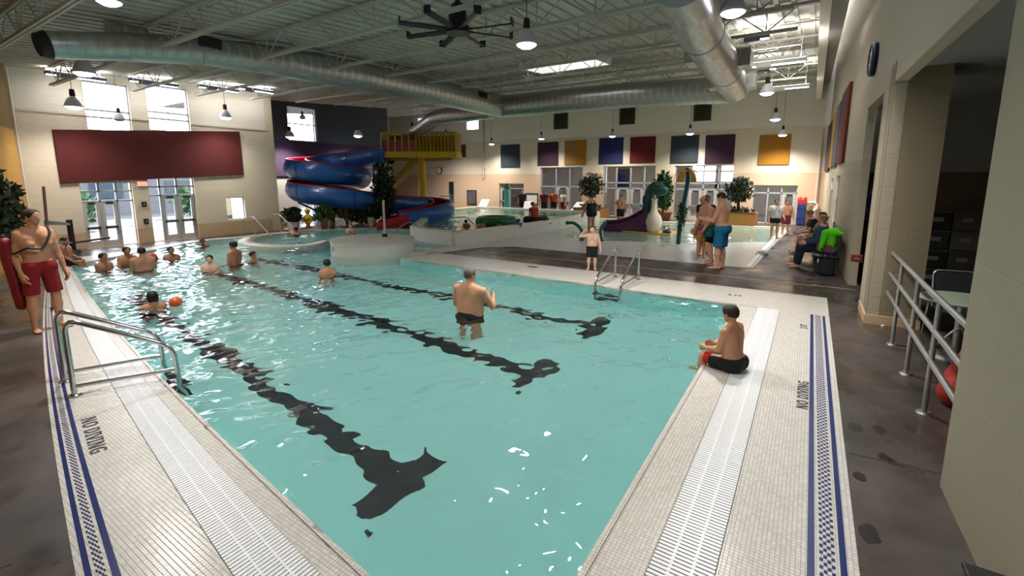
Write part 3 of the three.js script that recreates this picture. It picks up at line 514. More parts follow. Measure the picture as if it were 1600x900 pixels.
{
  const t = thing('exit_sign', 'pale red lit exit sign between the two left-wall doors', 'sign');
  obj('housing', wbox(LEFT, 6.06, 6.33, 1.86, 2.02, 0, 0.06), std(0xd9d4cc, 0.5), t); obj('sign_face', wbox(LEFT, 6.07, 6.32, 1.87, 2.01, 0.06, 0.064), new THREE.MeshStandardMaterial({ color: 0xe0a090, emissive: new THREE.Color().setRGB(0.55, 0.2, 0.14) }), t);
  for (const [y, l] of [[1.28, 'upper small dark wall box between the left-wall doors'], [0.72, 'lower small dark wall box between the left-wall doors']]) { const w = thing('wall_box', l, 'switch box'); obj('cover', wbox(LEFT, 6.12, 6.24, y - 0.08, y + 0.08, 0, 0.05), M.dark, w); obj('button', wbox(LEFT, 6.16, 6.2, y - 0.02, y + 0.02, 0.05, 0.06), M.alu, w); }
}
// fluorescent uplights hung along the left wall and the far end of the duct
for (const [x, y, z, ry, l, d] of [[-17.6, 4.95, -4.75, PI / 2, 'long wall light with bright underside, leftmost on the left wall', 1], [-17.6, 5.08, -6.6, PI / 2, 'long wall light above the gap of the upper windows', 1], [-17.6, 5.2, -8.5, PI / 2, 'long wall light right of the upper windows', 1], [-17.6, 5.35, -9.8, PI / 2, 'long wall light at the right end of the left wall', 1], [-1.35, 5.35, -12.6, 0, 'box light tucked beside the right duct, nearer one', 0], [-1.5, 5.6, -17.4, 0, 'box light tucked beside the right duct, farther one', 0], [-1.0, 4.95, -13.6, 0, 'strip light along the right beam, nearer one', 1], [-1.0, 5.3, -19.6, 0, 'strip light along the right beam, farther one', 1]]) {
  const t = thing('wall_light', l, 'light', [x, y, z], ry, 'box lights hung near the walls'), L = d ? 1.3 : 0.5;
  obj('housing', [rbox(L, 0.09, 0.16, 0.01), box(0.34, 0.13, 0.2, -L * 0.2, -0.03, 0)], std(x > -1.2 ? 0xcfd4d2 : 0x4b4f66, 0.5), t);
  obj('tube', box(L * 0.96, 0.02, 0.08, 0, -0.055, 0.03), glow(5, 5, 6), t); obj('tube', box(L * 0.96, 0.02, 0.12, 0, 0.05, 0), glow(2, 2, 2.3), t);
  for (const s of [-0.4, 0.4]) obj('hanger', bar([s * L, 0.04, 0], [s * L, CY(z) - y, 0], 0.008), M.alu, t);
  for (const up of [1, -1]) { const r = new THREE.RectAreaLight(0xfff6ee, UPLIGHT * (up > 0 ? (x > -1 ? 4 : x > -5 ? 4 : 3) : 0.8), L * 0.95, 0.14); r.position.set(x, y + up * (up > 0 ? 0.08 : 0.16), z); r.rotation.order = 'YXZ'; r.rotation.set(up * PI / 2, ry, 0); r.name = 'wall_light_glow'; scene.add(r); }
}
// ---------- slide and its tower ----------
function sweep(path, prof, n) {                                // prof: [[side, up]...] swept with its up side kept upright
  const c = curve(path, false, 0.5), pos = [], ix = [], m = prof.length;
  for (let i = 0; i <= n; i++) {
    const p = c.getPointAt(i / n), t = c.getTangentAt(i / n), s = v(t.z, 0, -t.x).normalize().multiplyScalar(-1);
    for (const [a, b] of prof) pos.push(p.x + s.x * a, p.y + b, p.z + s.z * a);
  }
  for (let i = 0; i < n; i++) for (let j = 0; j + 1 < m; j++) { const a = i * m + j, b = a + 1, d = a + m, e = d + 1; ix.push(a, d, b, b, d, e); }
  const g = new THREE.BufferGeometry(); g.setAttribute('position', new THREE.Float32BufferAttribute(pos, 3)); g.setIndex(ix); g.computeVertexNormals(); return g;
}
{
  const C = v(-19.0, 0, -13.7), R = 1.36, path = [], Q = (x, a, y) => C.clone().addScaledVector(CR, x).addScaledVector(CF, a).setY(y).toArray();
  path.push(Q(2.6, 1.15, 3.3), Q(1.7, 1.4, 3.2));
  for (let k = 0; k <= 18; k++) { const f = (75 + k * 525 / 18) * PI / 180; path.push(Q(R * Math.cos(f), R * Math.sin(f), 2.95 - k * 0.0795)); }
  // from the second front pass the flume runs right behind the plants, turns, and comes back to the water
  path.push(Q(0.15, -1.42, 1.42), Q(1.5, -1.25, 1.24), Q(3.4, -0.2, 0.92), Q(4.7, 0.35, 0.8), Q(5.35, -0.4, 0.68), Q(4.95, -1.2, 0.54), Q(4.2, -1.6, 0.4), Q(3.6, -1.8, 0.3));
  const U = (r, h, k) => { const o = []; for (let i = 0; i <= 20; i++) { const a = PI - h + (PI + 2 * h) * i / 20; o.push([r * Math.cos(a), r * Math.sin(a) * k]); } return o; };
  const t = thing('water_slide', 'blue spiral water slide with a red lining, winding down to the pool', 'slide');
  obj('flume_shell', sweep(path, U(0.55, 0.72, 0.95), 260), phys(0x1c63b5, 0.3, { clearcoat: 0.5 }), t);
  obj('flume_lining', sweep(path, U(0.52, 0.74, 0.92), 260), phys(0x8e1226, 0.3, { clearcoat: 0.4 }), t);
  for (const s of [-1, 1]) obj('rim', sweep(path, [[s * 0.37, 0.33], [s * 0.37, 0.39], [s * 0.44, 0.39], [s * 0.44, 0.33]], 260), std(0x8e1a34, 0.4), t);
  const cv = curve(path); for (let i = 1; i < 11; i++) { const a = i / 11.3, pts = []; for (let k = -2; k <= 2; k++) pts.push(cv.getPointAt(a + k * 0.0004).toArray()); obj('joint', sweep(pts, U(0.575, 0.72, 0.97), 4), std(0x0f3a78, 0.4), t); }
  obj('exit_skirt', sweep([Q(4.0, -1.68, 0.38), Q(3.4, -1.86, 0.24), Q(2.75, -2.0, 0.04)], U(0.62, 0.5, 0.75), 20), std(0xa3152c, 0.35), t);
  // dark steel props and the central yellow mast
  const mast = Q(0, 0, 0); obj('mast', cyl(0.13, 0.13, 2.6, mast[0], 0, mast[2]), std(0xd9b21c, 0.5), t);
  for (const [x, a, y] of [[-1.4, -0.3, 1.0], [0.3, -1.4, 0.85], [1.4, 0.4, 1.2], [-0.5, 1.35, 1.3]]) obj('prop', bar(Q(0, 0, y - 0.75), Q(x, a, y), 0.045), std(0x23304a, 0.5), t);
  for (const [x, a, y] of [[3.4, -0.2, 0.5], [5.2, -0.2, 0.3], [4.3, -1.5, 0.06]]) obj('prop', bar(Q(x, a, -0.9), Q(x, a, y), 0.05), std(0x23304a, 0.5), t);
  // tower: floor, column, guard panels, stair
  const w = thing('slide_tower', 'yellow slide platform on a round yellow column with guard rails', 'platform'), yel = std(0xd0a916, 0.5), yel2 = std(0xa88a1c, 0.6), red = std(0x7e1d12, 0.5);
  const P = (x, a) => { const p = Q(x, a, 0); return [p[0], p[2]]; }, out = [P(2.3, 0.75), P(4.05, 0.35), P(5.85, 0.6), P(5.95, 2.2), P(4.1, 3.0), P(2.35, 2.4)];
  const fl = plate(out, 3.12, 3.2), ring = (y0, y1, i0, i1, th) => { const g = []; for (let i = i0; i < i1; i++) { const a = out[i % 6], b = out[(i + 1) % 6]; g.push(beam([a[0], (y0 + y1) / 2, a[1]], [b[0], (y0 + y1) / 2, b[1]], th, y1 - y0)); } return g; };
  obj('platform_floor', fl, yel2, w); obj('fascia', ring(3.08, 3.36, 0, 6, 0.08), yel, w);
  const cx = P(4.1, 1.3); obj('column', cyl(0.19, 0.19, 3.2, cx[0], -0.1, cx[1], 28), yel, w); obj('bracket', [beam([cx[0], 3.0, cx[1]], [P(2.6, 1.2)[0], 3.05, P(2.6, 1.2)[1]], 0.1, 0.16), beam([cx[0], 3.0, cx[1]], [P(5.6, 1.3)[0], 3.05, P(5.6, 1.3)[1]], 0.1, 0.16)], yel2, w);
  obj('top_rail', ring(4.2, 4.27, 0, 6, 0.06), yel2, w);
  { const a = out[0], b = out[1]; obj('red_panel', beam([lerp(a[0], b[0], 0.04), 3.62, lerp(a[1], b[1], 0.04)], [lerp(a[0], b[0], 0.98), 3.62, lerp(a[1], b[1], 0.98)], 0.03, 0.5), red, w);
    for (let k = 0; k <= 5; k++) obj('baluster', beam([lerp(a[0], b[0], k / 5), 3.36, lerp(a[1], b[1], k / 5)], [lerp(a[0], b[0], k / 5) + 1e-4, 4.2, lerp(a[1], b[1], k / 5)], 0.05, 0.05), yel, w); }
  { const a = out[1], b = out[2]; for (let k = 0; k <= 11; k++) obj('guard_slat', beam([lerp(a[0], b[0], k / 11), 3.36, lerp(a[1], b[1], k / 11)], [lerp(a[0], b[0], k / 11) + 1e-4, 4.2, lerp(a[1], b[1], k / 11)], 0.12, 0.03), yel2, w); }
  for (let i = 2; i < 6; i++) obj('guard_panel', ring(3.36, 4.2, i, i + 1, 0.03), yel2, w);
  for (const s of [0, 0.8]) obj('stringer', beam(Q(3.6, 2.2 + s, 3.1), Q(0.9, 2.3 + s, 0.3), 0.06, 0.28), yel2, w);
  for (let k = 0; k < 14; k++) obj('stair_tread', box(0.26, 0.04, 0.8, ...Q(lerp(3.55, 1.0, k / 13), 2.62, lerp(3.05, 0.35, k / 13)), YAW), std(0x5a4b22, 0.6), w);
}
// ---------- raised lazy river, the white island, planting ----------
{
  const t = struct('river_wall', [beam([-9.32, 0.21, -11.05], [-9.0, 0.21, -14], 0.3, 0.46), beam([-9.0, 0.21, -14], [-8.75, 0.21, -17], 0.3, 0.46), beam([-8.75, 0.21, -17], [-9.0, 0.21, -21.9], 0.3, 0.46), beam([-13.4, 0.21, -14.0], [-11.7, 0.21, -11.75], 0.3, 0.46), beam([-11.7, 0.21, -11.75], [-9.3, 0.21, -11.15], 0.3, 0.46), beam([-13.4, 0.21, -14.0], [-16.2, 0.21, -17.4], 0.3, 0.46), beam([-16.2, 0.21, -17.4], [-16.6, 0.21, -21.9], 0.3, 0.46), beam([-16.7, 0.21, -21.9], [-8.9, 0.21, -21.9], 0.3, 0.46)], std(0xd8d4c8, 0.45));
  struct('river_bed', plate([[-9.2, -11.2], [-11.6, -11.8], [-13.3, -13.9], [-16.1, -17.3], [-16.5, -21.8], [-9, -21.8], [-8.8, -17]], 0.0, 0.1), std(0xb9cfc8, 0.6));
  const r = obj('river_water', waterSheet([[-9.2, -11.2], [-11.6, -11.8], [-13.3, -13.9], [-16.1, -17.3], [-16.5, -21.8], [-9, -21.8], [-8.8, -17]], 0.36, 0.12, 0.8), phys(0xd5ece6, 0.0, { transmission: 1, thickness: 0, ior: 1.33 }));
  tag(r, 'rippled water in the raised lazy river behind the low white wall', 'water'); stuff(r);
  // round white island at the pool edge, with a thin pole
  const top = [[-12.1, -9.2], [-12.0, -8.65], [-11.5, -8.2], [-10.9, -7.95], [-10.3, -7.95], [-9.75, -8.3], [-9.5, -9.0], [-9.75, -9.75], [-10.4, -10.3], [-11.2, -10.35], [-11.8, -9.95]];
  const sm = new THREE.CatmullRomCurve3(top.map(([x, z]) => v(x, 0, z)), true, 'catmullrom', 0.5).getPoints(60).map((p) => [p.x, p.z]);
  const i = thing('pool_island', 'low white rounded island standing at the far pool edge', 'island');
  obj('side', plate(sm, -1.0, 0.31), std(0xd8d5cc, 0.5), i); obj('top', plate(sm.map(([x, z]) => [lerp(-10.8, x, 1.015), lerp(-9.1, z, 1.015)]), 0.31, 0.345), std(0xcfccc2, 0.5), i);
  { const g = tf(letters('3 FT', 0.13, 0.004), -11.13, 0.17, -8.0, -0.55); obj('lettering', g, M.black, i); }
  const p = thing('net_pole', 'thin white upright pole standing on the white island', 'pole', [-10.9, 0.34, -9.7]);
  obj('shaft', cyl(0.035, 0.035, 1.12, 0, 0, 0, 12), std(0xc9c8bd, 0.4), p); obj('base', cyl(0.09, 0.07, 0.1, 0, 0, 0), M.dark, p);
  // under-water bench along the left and the pink foam strip on the lip
  const b = thing('pool_bench', 'curved pale under-water bench at the left end of the pool', 'bench');
  const arc = [[-16.85, -8.75], [-16.2, -8.2], [-15.3, -7.95], [-14.3, -8.0], [-13.6, -8.4], [-13.4, -9.0], [-13.8, -9.7]]; obj('bench_top', sweep(curve(arc.map(([x, z]) => [x, 0.012, z])).getPoints(40).map((q) => q.toArray()), [[-0.2, -0.9], [-0.2, 0], [0.2, 0], [0.2, -0.9]], 60), std(0xd6d8d0, 0.5), b);
  const f = thing('foam_strip', 'pink and white foam strip on the far pool lip', 'pool noodle'); obj('strip', beam([-17.0, 0.05, -10.45], [-16.9, 0.05, -11.4], 0.12, 0.1), std(0xd59ab8, 0.6), f); obj('stripe', beam([-16.95, 0.05, -10.45], [-16.84, 0.05, -11.4], 0.05, 0.05), std(0xf0e6ea, 0.6), f);
}
// plants
const leafGeo = (() => { const g = new THREE.BufferGeometry(); g.setAttribute('position', new THREE.Float32BufferAttribute([0, 0, 0, -0.3, 0.4, 0.08, 0, 0.5, 0, 0.3, 0.4, 0.08, 0, 1, -0.12], 3)); g.setIndex([0, 2, 1, 0, 3, 2, 1, 2, 4, 2, 3, 4]); g.computeVertexNormals(); return g; })();
const leafMat = (c) => new THREE.MeshPhysicalMaterial({ color: c, roughness: 0.6, side: THREE.DoubleSide });
function leaves(parent, n, c, r, size, mat, shell = 0.55) {
  const m = new THREE.InstancedMesh(leafGeo, mat, n), q = new THREE.Object3D(), col = new THREE.Color();
  for (let i = 0; i < n; i++) {
    const u = rr(-1, 1), a = rr(0, 2 * PI), k = lerp(shell, 1, Math.pow(rnd(), 0.6)), s = Math.sqrt(1 - u * u);
    q.position.set(c[0] + r[0] * k * s * Math.cos(a), c[1] + r[1] * k * u, c[2] + r[2] * k * s * Math.sin(a));
    q.rotation.set(rr(-1.2, 1.2), rr(0, 6.3), rr(-1.2, 1.2)); q.scale.setScalar(size * rr(0.6, 1.3)); q.updateMatrix(); m.setMatrixAt(i, q.matrix); m.setColorAt(i, col.setScalar(rr(0.6, 1.15)));
  }
  m.name = 'foliage'; m.castShadow = m.receiveShadow = true; parent.add(stuff(m)); return m;
}
const potShape = (r, h) => lathe([[0, 0], [r * 0.72, 0], [r * 0.95, h * 0.88], [r * 1.04, h * 0.88], [r * 1.04, h], [r * 0.9, h], [r * 0.86, h * 0.88], [0, h * 0.86]]);
function pottedTree(x, z, H, R, label, pot, leaf, o = {}) {
  const t = thing(o.name ?? 'potted_tree', label, o.cat ?? 'plant', [x, o.y ?? 0, z]);
  const ph = o.ph ?? 0.5, pr = o.pr ?? 0.35; obj('pot', potShape(pr, ph), pot, t); obj('soil', cyl(pr * 0.86, pr * 0.86, 0.02, 0, ph * 0.84, 0), std(0x2a2018, 0.9), t);
  if (o.trunk !== 0) obj('trunk', [bar([0, ph * 0.8, 0], [0.04, H - R[1], 0], 0.045, 0.03), bar([0.03, H - R[1] * 1.2, 0], [0.25 * R[0], H - R[1] * 0.4, 0.1], 0.022, 0.012), bar([0.03, H - R[1] * 1.2, 0], [-0.3 * R[0], H - R[1] * 0.4, -0.1], 0.022, 0.012), bar([0, ph * 0.8, 0.02], [-0.08, H - R[1], 0.06], 0.03, 0.02)], std(0x4d3a28, 0.8), t);
  leaves(t, o.n ?? 900, [0, H - R[1], 0], R, o.size ?? 0.17, leaf, 0.2);
  return t;
}
const DK = leafMat(0x24351f), MD = leafMat(0x2f5a2a), YG = leafMat(0x7d7a1e), OR = leafMat(0xb5861e), terra = std(0x8a4a35, 0.7), whitePot = std(0xcfc6b8, 0.6), tubM = std(0x6b3b2a, 0.7);
pottedTree(-9.75, -22.8, 2.34, [0.66, 0.66, 0.62], 'round-crowned dark potted tree in front of the far wall, left of the vase', terra, DK, { pr: 0.4, ph: 0.55 });
pottedTree(-2.68, -22.8, 2.14, [0.58, 0.6, 0.56], 'round-crowned dark potted tree behind the man in blue shorts', terra, DK, { pr: 0.4, ph: 0.5 });
pottedTree(-5.95, -22.7, 2.45, [0.42, 1.0, 0.4], 'tall loose bamboo-like plant in a brown tub behind the white vase', tubM, MD, { pr: 0.42, ph: 0.5, n: 800, size: 0.22 });
for (const [x0, x1, h, l] of [[-10.4, -8.95, 0.55, 'low brown planter box under the left potted tree'], [-3.3, -1.95, 0.6, 'low orange-brown planter box under the right potted tree']]) {
  const t = thing('planter_box', l, 'planter', [0, 0, 0]); obj('box', [box(x1 - x0, h, 0.06, (x0 + x1) / 2, h / 2, -22.1), box(x1 - x0, h, 0.06, (x0 + x1) / 2, h / 2, -23.4), box(0.06, h, 1.3, x0, h / 2, -22.75), box(0.06, h, 1.3, x1, h / 2, -22.75)], std(0xa36f35, 0.7), t); obj('cap', box(x1 - x0 + 0.1, 0.05, 0.12, (x0 + x1) / 2, h + 0.02, -22.1), std(0x5d3a22, 0.6), t);
  leaves(t, 120, [(x0 + x1) / 2, h + 0.1, -22.6], [0.6, 0.14, 0.4], 0.16, DK, 0.1);
}
pottedTree(-17.35, -10.72, 0.98, [0.34, 0.36, 0.34], 'dark bushy plant in a cream pot between the two yellow figures', whitePot, DK, { trunk: 0, pr: 0.24, ph: 0.4, n: 420 });
pottedTree(-17.3, -12.1, 0.95, [0.38, 0.36, 0.36], 'bushy green plant in a pinkish pot right of the yellow figures', std(0xb98f80, 0.7), MD, { trunk: 0, pr: 0.17, ph: 0.45, n: 420 });
pottedTree(-16.2, -13.75, 0.95, [0.42, 0.32, 0.4], 'dark plant in a white tub left of the red slide exit', whitePot, DK, { trunk: 0, pr: 0.2, ph: 0.42, n: 420 });
{
  const bush = (name, label, c, r, n, size, m, st) => { const t = thing(name, label, 'plant', [c[0], 0, c[2]]); obj('stem', st ?? [bar([0, 0, 0], [0.1, c[1], 0], 0.04, 0.02), bar([0, 0, 0], [-0.15, c[1], 0.1], 0.03, 0.015)], std(0x3f3222, 0.8), t); leaves(t, n, [0, c[1], 0], r, size, m, 0.1); };
  bush('tall_plant', 'tall dark green plant growing up beside the slide tower column', [-15.85, 1.5, -14.15], [0.5, 1.45, 0.5], 1500, 0.2, leafMat(0x2c3d18));
  bush('leafy_bush', 'dense dark bush under the slide, behind the red exit', [-17.2, 0.7, -14.0], [1.1, 0.75, 0.6], 1500, 0.19, DK);
  bush('yellow_bush', 'yellow-leaved bush under the lower slide loop', [-18.3, 0.75, -13.3], [0.55, 0.5, 0.45], 420, 0.22, OR);
  bush('yellow_bush', 'olive shrub mixed with yellow right of the slide mast', [-17.5, 0.7, -13.4], [0.5, 0.6, 0.4], 420, 0.2, YG);
  bush('corner_plant', 'large dark potted palm by the near-left ochre wall', [-13.2, 1.5, -1.9], [0.8, 0.85, 0.55], 2600, 0.15, DK);
}
// yellow spray figures on the lip
for (const [x, z, h, l] of [[-17.95, -10.95, 0.85, 'yellow spray figure with round head, left of the cream pot'], [-17.3, -11.35, 0.9, 'yellow spray figure on a wide base, right of the cream pot']]) {
  const t = thing('spray_figure', l, 'figure', [x, 0, z], 0, 'yellow spray figures on the pool lip'), y = std(0xd6b22e, 0.5), k = h / 0.9;
  obj('base', lathe([[0, 0], [0.3 * k, 0], [0.28 * k, 0.06 * k], [0.12 * k, 0.14 * k], [0, 0.14 * k]]), std(0xc7a15a, 0.6), t);
  obj('body', lathe([[0, 0.13 * k], [0.09 * k, 0.14 * k], [0.07 * k, 0.24 * k], [0.2 * k, 0.42 * k], [0.19 * k, 0.55 * k], [0.07 * k, 0.64 * k], [0.06 * k, 0.68 * k], [0, 0.68 * k]]), y, t); obj('head', ball(0.11 * k, 0, 0.78 * k, 0), y, t);
  for (const s of [-1, 1]) obj('arm', pipe([[0.15 * k * s, 0.54 * k, 0], [0.28 * k * s, 0.5 * k, 0.03], [0.26 * k * s, 0.36 * k, 0.08], [0.16 * k * s, 0.32 * k, 0.12]], 0.03 * k, 14, 8), y, t);
}
// ---------- splash-pad features ----------
{
  const z = -17.9, t = thing('dragon_slide', 'children\'s purple slide with a dark green dragon neck and head', 'slide'), pur = std(0x4f2350, 0.4), gr = std(0x164a48, 0.45);
  obj('plinth', plate([[-6.1, z + 0.5], [-4.25, z + 0.5], [-4.25, z - 0.7], [-6.1, z - 0.7]], 0.012, 0.07), std(0xc7a04c, 0.6), t);
  obj('chute', sweep([[-5.25, 0.95, z - 0.3], [-5.7, 0.66, z - 0.25], [-6.2, 0.38, z - 0.15], [-6.75, 0.26, z - 0.1], [-7.0, 0.25, z - 0.05]], [[-0.28, 0.16], [-0.28, -0.2], [0.28, -0.2], [0.28, 0.16], [0.24, 0.16], [0.2, -0.05], [-0.2, -0.05], [-0.24, 0.16], [-0.28, 0.16]], 30), pur, t);
  obj('chute_side', [tf(plate([[0, 0], [1.75, 0], [1.75, -0.85], [1.2, -0.55], [0.6, -0.3], [0, -0.24]], 0, 0.06).rotateX(PI / 2), -6.95, 0.02, z + 0.25, 0, 0)], pur, t);
  obj('handrail', pipe([[-5.4, 0.95, z], [-5.45, 1.35, z], [-5.3, 1.5, z], [-5.15, 1.35, z], [-5.15, 0.9, z]], 0.035, 24, 8), std(0x3a2a66, 0.4), t);
  obj('neck', pipe([[-5.3, 0.05, z - 0.1], [-5.35, 0.6, z - 0.15], [-5.3, 1.2, z - 0.15], [-5.2, 1.65, z - 0.1], [-4.95, 1.8, z], [-4.75, 1.68, z + 0.05]], 0.2, 40, 14), gr, t);
  obj('head', [ball(0.26, -4.82, 1.66, z + 0.05, 1.25, 0.8, 0.85), ball(0.09, -4.95, 1.86, z + 0.15), ball(0.09, -4.95, 1.86, z - 0.08)], gr, t);
  for (const [x, s] of [[-6.05, 1], [-4.45, 1]]) obj('foot', [ball(0.12, x + 0.55 * (x < -5), 0.12, z + 0.22, 1.4, 0.8, 1)], gr, t);
  const b = thing('white_vase', 'large white bottle-shaped vase with a slim neck beside the dragon', 'vase', [-5.0, 0.07, z + 0.1]);
  obj('body', lathe([[0, 0], [0.2, 0], [0.24, 0.05], [0.31, 0.3], [0.32, 0.45], [0.26, 0.62], [0.13, 0.8], [0.105, 0.95], [0.1, 1.2]], 36), std(0xdcd6c2, 0.45), b); obj('lip', lathe([[0.1, 1.19], [0.14, 1.26], [0.12, 1.27], [0.085, 1.2]]), std(0xdcd6c2, 0.45), b);
  for (const [x, l] of [[-5.78, 'small white and black spray toy left of the vase'], [-4.5, 'small white and black spray toy right of the vase']]) { const s = thing('spray_toy', l, 'toy', [x, 0.07, z + 0.12], 0, 'small spray toys at the dragon plinth'); obj('body', lathe([[0, 0], [0.09, 0], [0.1, 0.12], [0.06, 0.2], [0, 0.22]]), std(0xd9d9d4, 0.5), s); obj('nozzle', [ball(0.06, 0.1, 0.12, 0.04), ball(0.04, -0.07, 0.2, 0.03)], M.dark, s); }
  // flower sprayer
  const f = thing('flower_sprayer', 'tall teal flower sprayer with drooping orange petals on the splash pad', 'sprayer', [-3.48, 0.012, -15.35]), teal = std(0x17505a, 0.4);
  obj('stem', pipe([[0, 0, 0], [0.02, 0.6, 0], [0.1, 1.3, 0], [0.18, 2.0, 0], [0.16, 2.3, 0]], 0.07, 30, 12), teal, f);
  for (let k = 0; k < 6; k++) { const p = obj('petal', sweep([[0, 0.04, 0], [0.18, 0.06, 0], [0.33, -0.06, 0], [0.42, -0.28, 0]], [[-0.09, 0], [0, 0.03], [0.09, 0], [0, -0.01], [-0.09, 0]], 10), std(0xc98a14, 0.5), f); p.position.set(0.16, 2.28, 0); p.rotation.y = k * PI / 3 + 0.2; }
  obj('bud', ball(0.1, 0.16, 2.34, 0), std(0x6b2d16, 0.5), f);
  const iv = leaves(f, 160, [0.06, 0.85, 0.02], [0.13, 0.5, 0.13], 0.12, MD, 0.5); iv.name = 'painted_leaves';
  const arm = (pts, r, l, at) => { const a = thing('water_sprayer', l, 'sprayer', at); obj('pipe', pipe(pts, r, 24, 10), std(0x1f5a55, 0.4), a); obj('nozzle', ball(r * 1.3, ...pts[pts.length - 1]), std(0x1f5a55, 0.4), a); obj('base', cyl(0.1, 0.08, 0.05, pts[0][0], 0, pts[0][2]), teal, a); };
  arm([[0, 0, 0], [0.02, 0.2, 0], [-0.06, 0.42, 0], [-0.3, 0.58, 0], [-0.55, 0.58, 0]], 0.055, 'curved teal spray arm behind the small boy', [-6.45, 0.012, -14.4]);
  arm([[0, 0, 0], [-0.05, 0.25, 0], [-0.02, 0.45, 0], [0.1, 0.6, 0]], 0.055, 'short teal spray post right of the curved spray arm', [-5.85, 0.012, -14.7]);
}
// ---------- people: smooth bodies meshed from tapered capsules ----------
function blob(prims, cell, clips = []) {
  const lo = v(1e9, 1e9, 1e9), hi = v(-1e9, -1e9, -1e9);
  for (const p of prims) for (const [q, r] of [[p.a, p.ra], [p.b, p.rb]]) { lo.min(v(q.x - r, q.y - r, q.z - r)); hi.max(v(q.x + r, q.y + r, q.z + r)); }
  const mg = cell * 3 + 0.01; lo.subScalar(mg); hi.addScalar(mg);
  const nx = Math.ceil((hi.x - lo.x) / cell) + 1, ny = Math.ceil((hi.y - lo.y) / cell) + 1, nz = Math.ceil((hi.z - lo.z) / cell) + 1, F = new Float32Array(nx * ny * nz).fill(0.3);
  for (const p of prims) {
    const k = p.k ?? 0.02, R = Math.max(p.ra, p.rb) + k + cell * 2, mn = (c) => Math.min(p.a[c], p.b[c]) - R, mx = (c) => Math.max(p.a[c], p.b[c]) + R;
    const i0 = Math.max(0, Math.floor((mn('x') - lo.x) / cell)), i1 = Math.min(nx - 1, Math.ceil((mx('x') - lo.x) / cell)), j0 = Math.max(0, Math.floor((mn('y') - lo.y) / cell)), j1 = Math.min(ny - 1, Math.ceil((mx('y') - lo.y) / cell)), k0 = Math.max(0, Math.floor((mn('z') - lo.z) / cell)), k1 = Math.min(nz - 1, Math.ceil((mx('z') - lo.z) / cell));
    const bx = p.b.x - p.a.x, by = p.b.y - p.a.y, bz = p.b.z - p.a.z, bb = Math.max(1e-9, bx * bx + by * by + bz * bz);
    for (let c = k0; c <= k1; c++) for (let b = j0; b <= j1; b++) for (let a = i0; a <= i1; a++) {
      const x = lo.x + a * cell - p.a.x, y = lo.y + b * cell - p.a.y, z = lo.z + c * cell - p.a.z, t = clamp((x * bx + y * by + z * bz) / bb, 0, 1), dx = x - bx * t, dy = y - by * t, dz = z - bz * t;
      let d = Math.sqrt(dx * dx + dy * dy + dz * dz) - (p.ra + (p.rb - p.ra) * t);
      if (p.clip) for (const [n, o] of p.clip) d = Math.max(d, (x + p.a.x - o.x) * n.x + (y + p.a.y - o.y) * n.y + (z + p.a.z - o.z) * n.z);
      const id = (c * ny + b) * nx + a, f = F[id], h = Math.max(k - Math.abs(f - d), 0) / k; F[id] = Math.min(f, d) - h * h * k / 4;
    }
  }
  if (clips.length) for (let c = 0; c < nz; c++) for (let b = 0; b < ny; b++) for (let a = 0; a < nx; a++) { const id = (c * ny + b) * nx + a; if (F[id] < cell * 3) for (const [n, o] of clips) F[id] = Math.max(F[id], (lo.x + a * cell - o.x) * n.x + (lo.y + b * cell - o.y) * n.y + (lo.z + c * cell - o.z) * n.z); }
  const V = new Int32Array(nx * ny * nz).fill(-1), pos = [], ix = [], E = [[0, 1], [2, 3], [4, 5], [6, 7], [0, 2], [1, 3], [4, 6], [5, 7], [0, 4], [1, 5], [2, 6], [3, 7]], S = [1, nx, nx * ny];
  const off = [0, 1, nx, nx + 1, nx * ny, nx * ny + 1, nx * ny + nx, nx * ny + nx + 1];
  for (let c = 0; c < nz - 1; c++) for (let b = 0; b < ny - 1; b++) for (let a = 0; a < nx - 1; a++) {
    const id = (c * ny + b) * nx + a; let m = 0; for (let q = 0; q < 8; q++) if (F[id + off[q]] < 0) m |= 1 << q;
    if (m === 0 || m === 255) continue;
    let sx = 0, sy = 0, sz = 0, n = 0;
    for (const [p, q] of E) if (((m >> p) & 1) !== ((m >> q) & 1)) { const f = F[id + off[p]], g = F[id + off[q]], t = f / (f - g); sx += (p & 1) + ((q & 1) - (p & 1)) * t; sy += ((p >> 1) & 1) + (((q >> 1) & 1) - ((p >> 1) & 1)) * t; sz += (p >> 2) + ((q >> 2) - (p >> 2)) * t; n++; }
    V[id] = pos.length / 3; pos.push(lo.x + (a + sx / n) * cell, lo.y + (b + sy / n) * cell, lo.z + (c + sz / n) * cell);
  }
  for (let c = 1; c < nz - 1; c++) for (let b = 1; b < ny - 1; b++) for (let a = 1; a < nx - 1; a++) {
    const id = (c * ny + b) * nx + a, f = F[id] < 0;
    for (let d = 0; d < 3; d++) {
      if (f === F[id + S[d]] < 0) continue;
      const u = S[(d + 1) % 3], w = S[(d + 2) % 3], q = [V[id], V[id - u], V[id - u - w], V[id - w]]; if (q.some((x) => x < 0)) continue;
      if (f) ix.push(q[0], q[1], q[2], q[0], q[2], q[3]); else ix.push(q[0], q[2], q[1], q[0], q[3], q[2]);
    }
  }
  const g = new THREE.BufferGeometry(); g.setAttribute('position', new THREE.Float32BufferAttribute(pos, 3)); g.setIndex(ix); g.computeVertexNormals(); return g;
}
const SK = { fair: 0xd9a184, tan: 0xc08c6c, mid: 0xb07a5a, pale: 0xe0b49c, dark: 0x8f6248 };
const skin = {}; for (const k in SK) skin[k] = phys(SK[k], 0.55, { sheen: 0.2 });
const HR_ = { brown: std(0x2b1c14, 0.7), black: std(0x141112, 0.6), grey: std(0x57504a, 0.7), blond: std(0x8a7350, 0.7), none: null };
const eyeM = std(0x1a1412, 0.2), lipM = std(0xa8584a, 0.5);
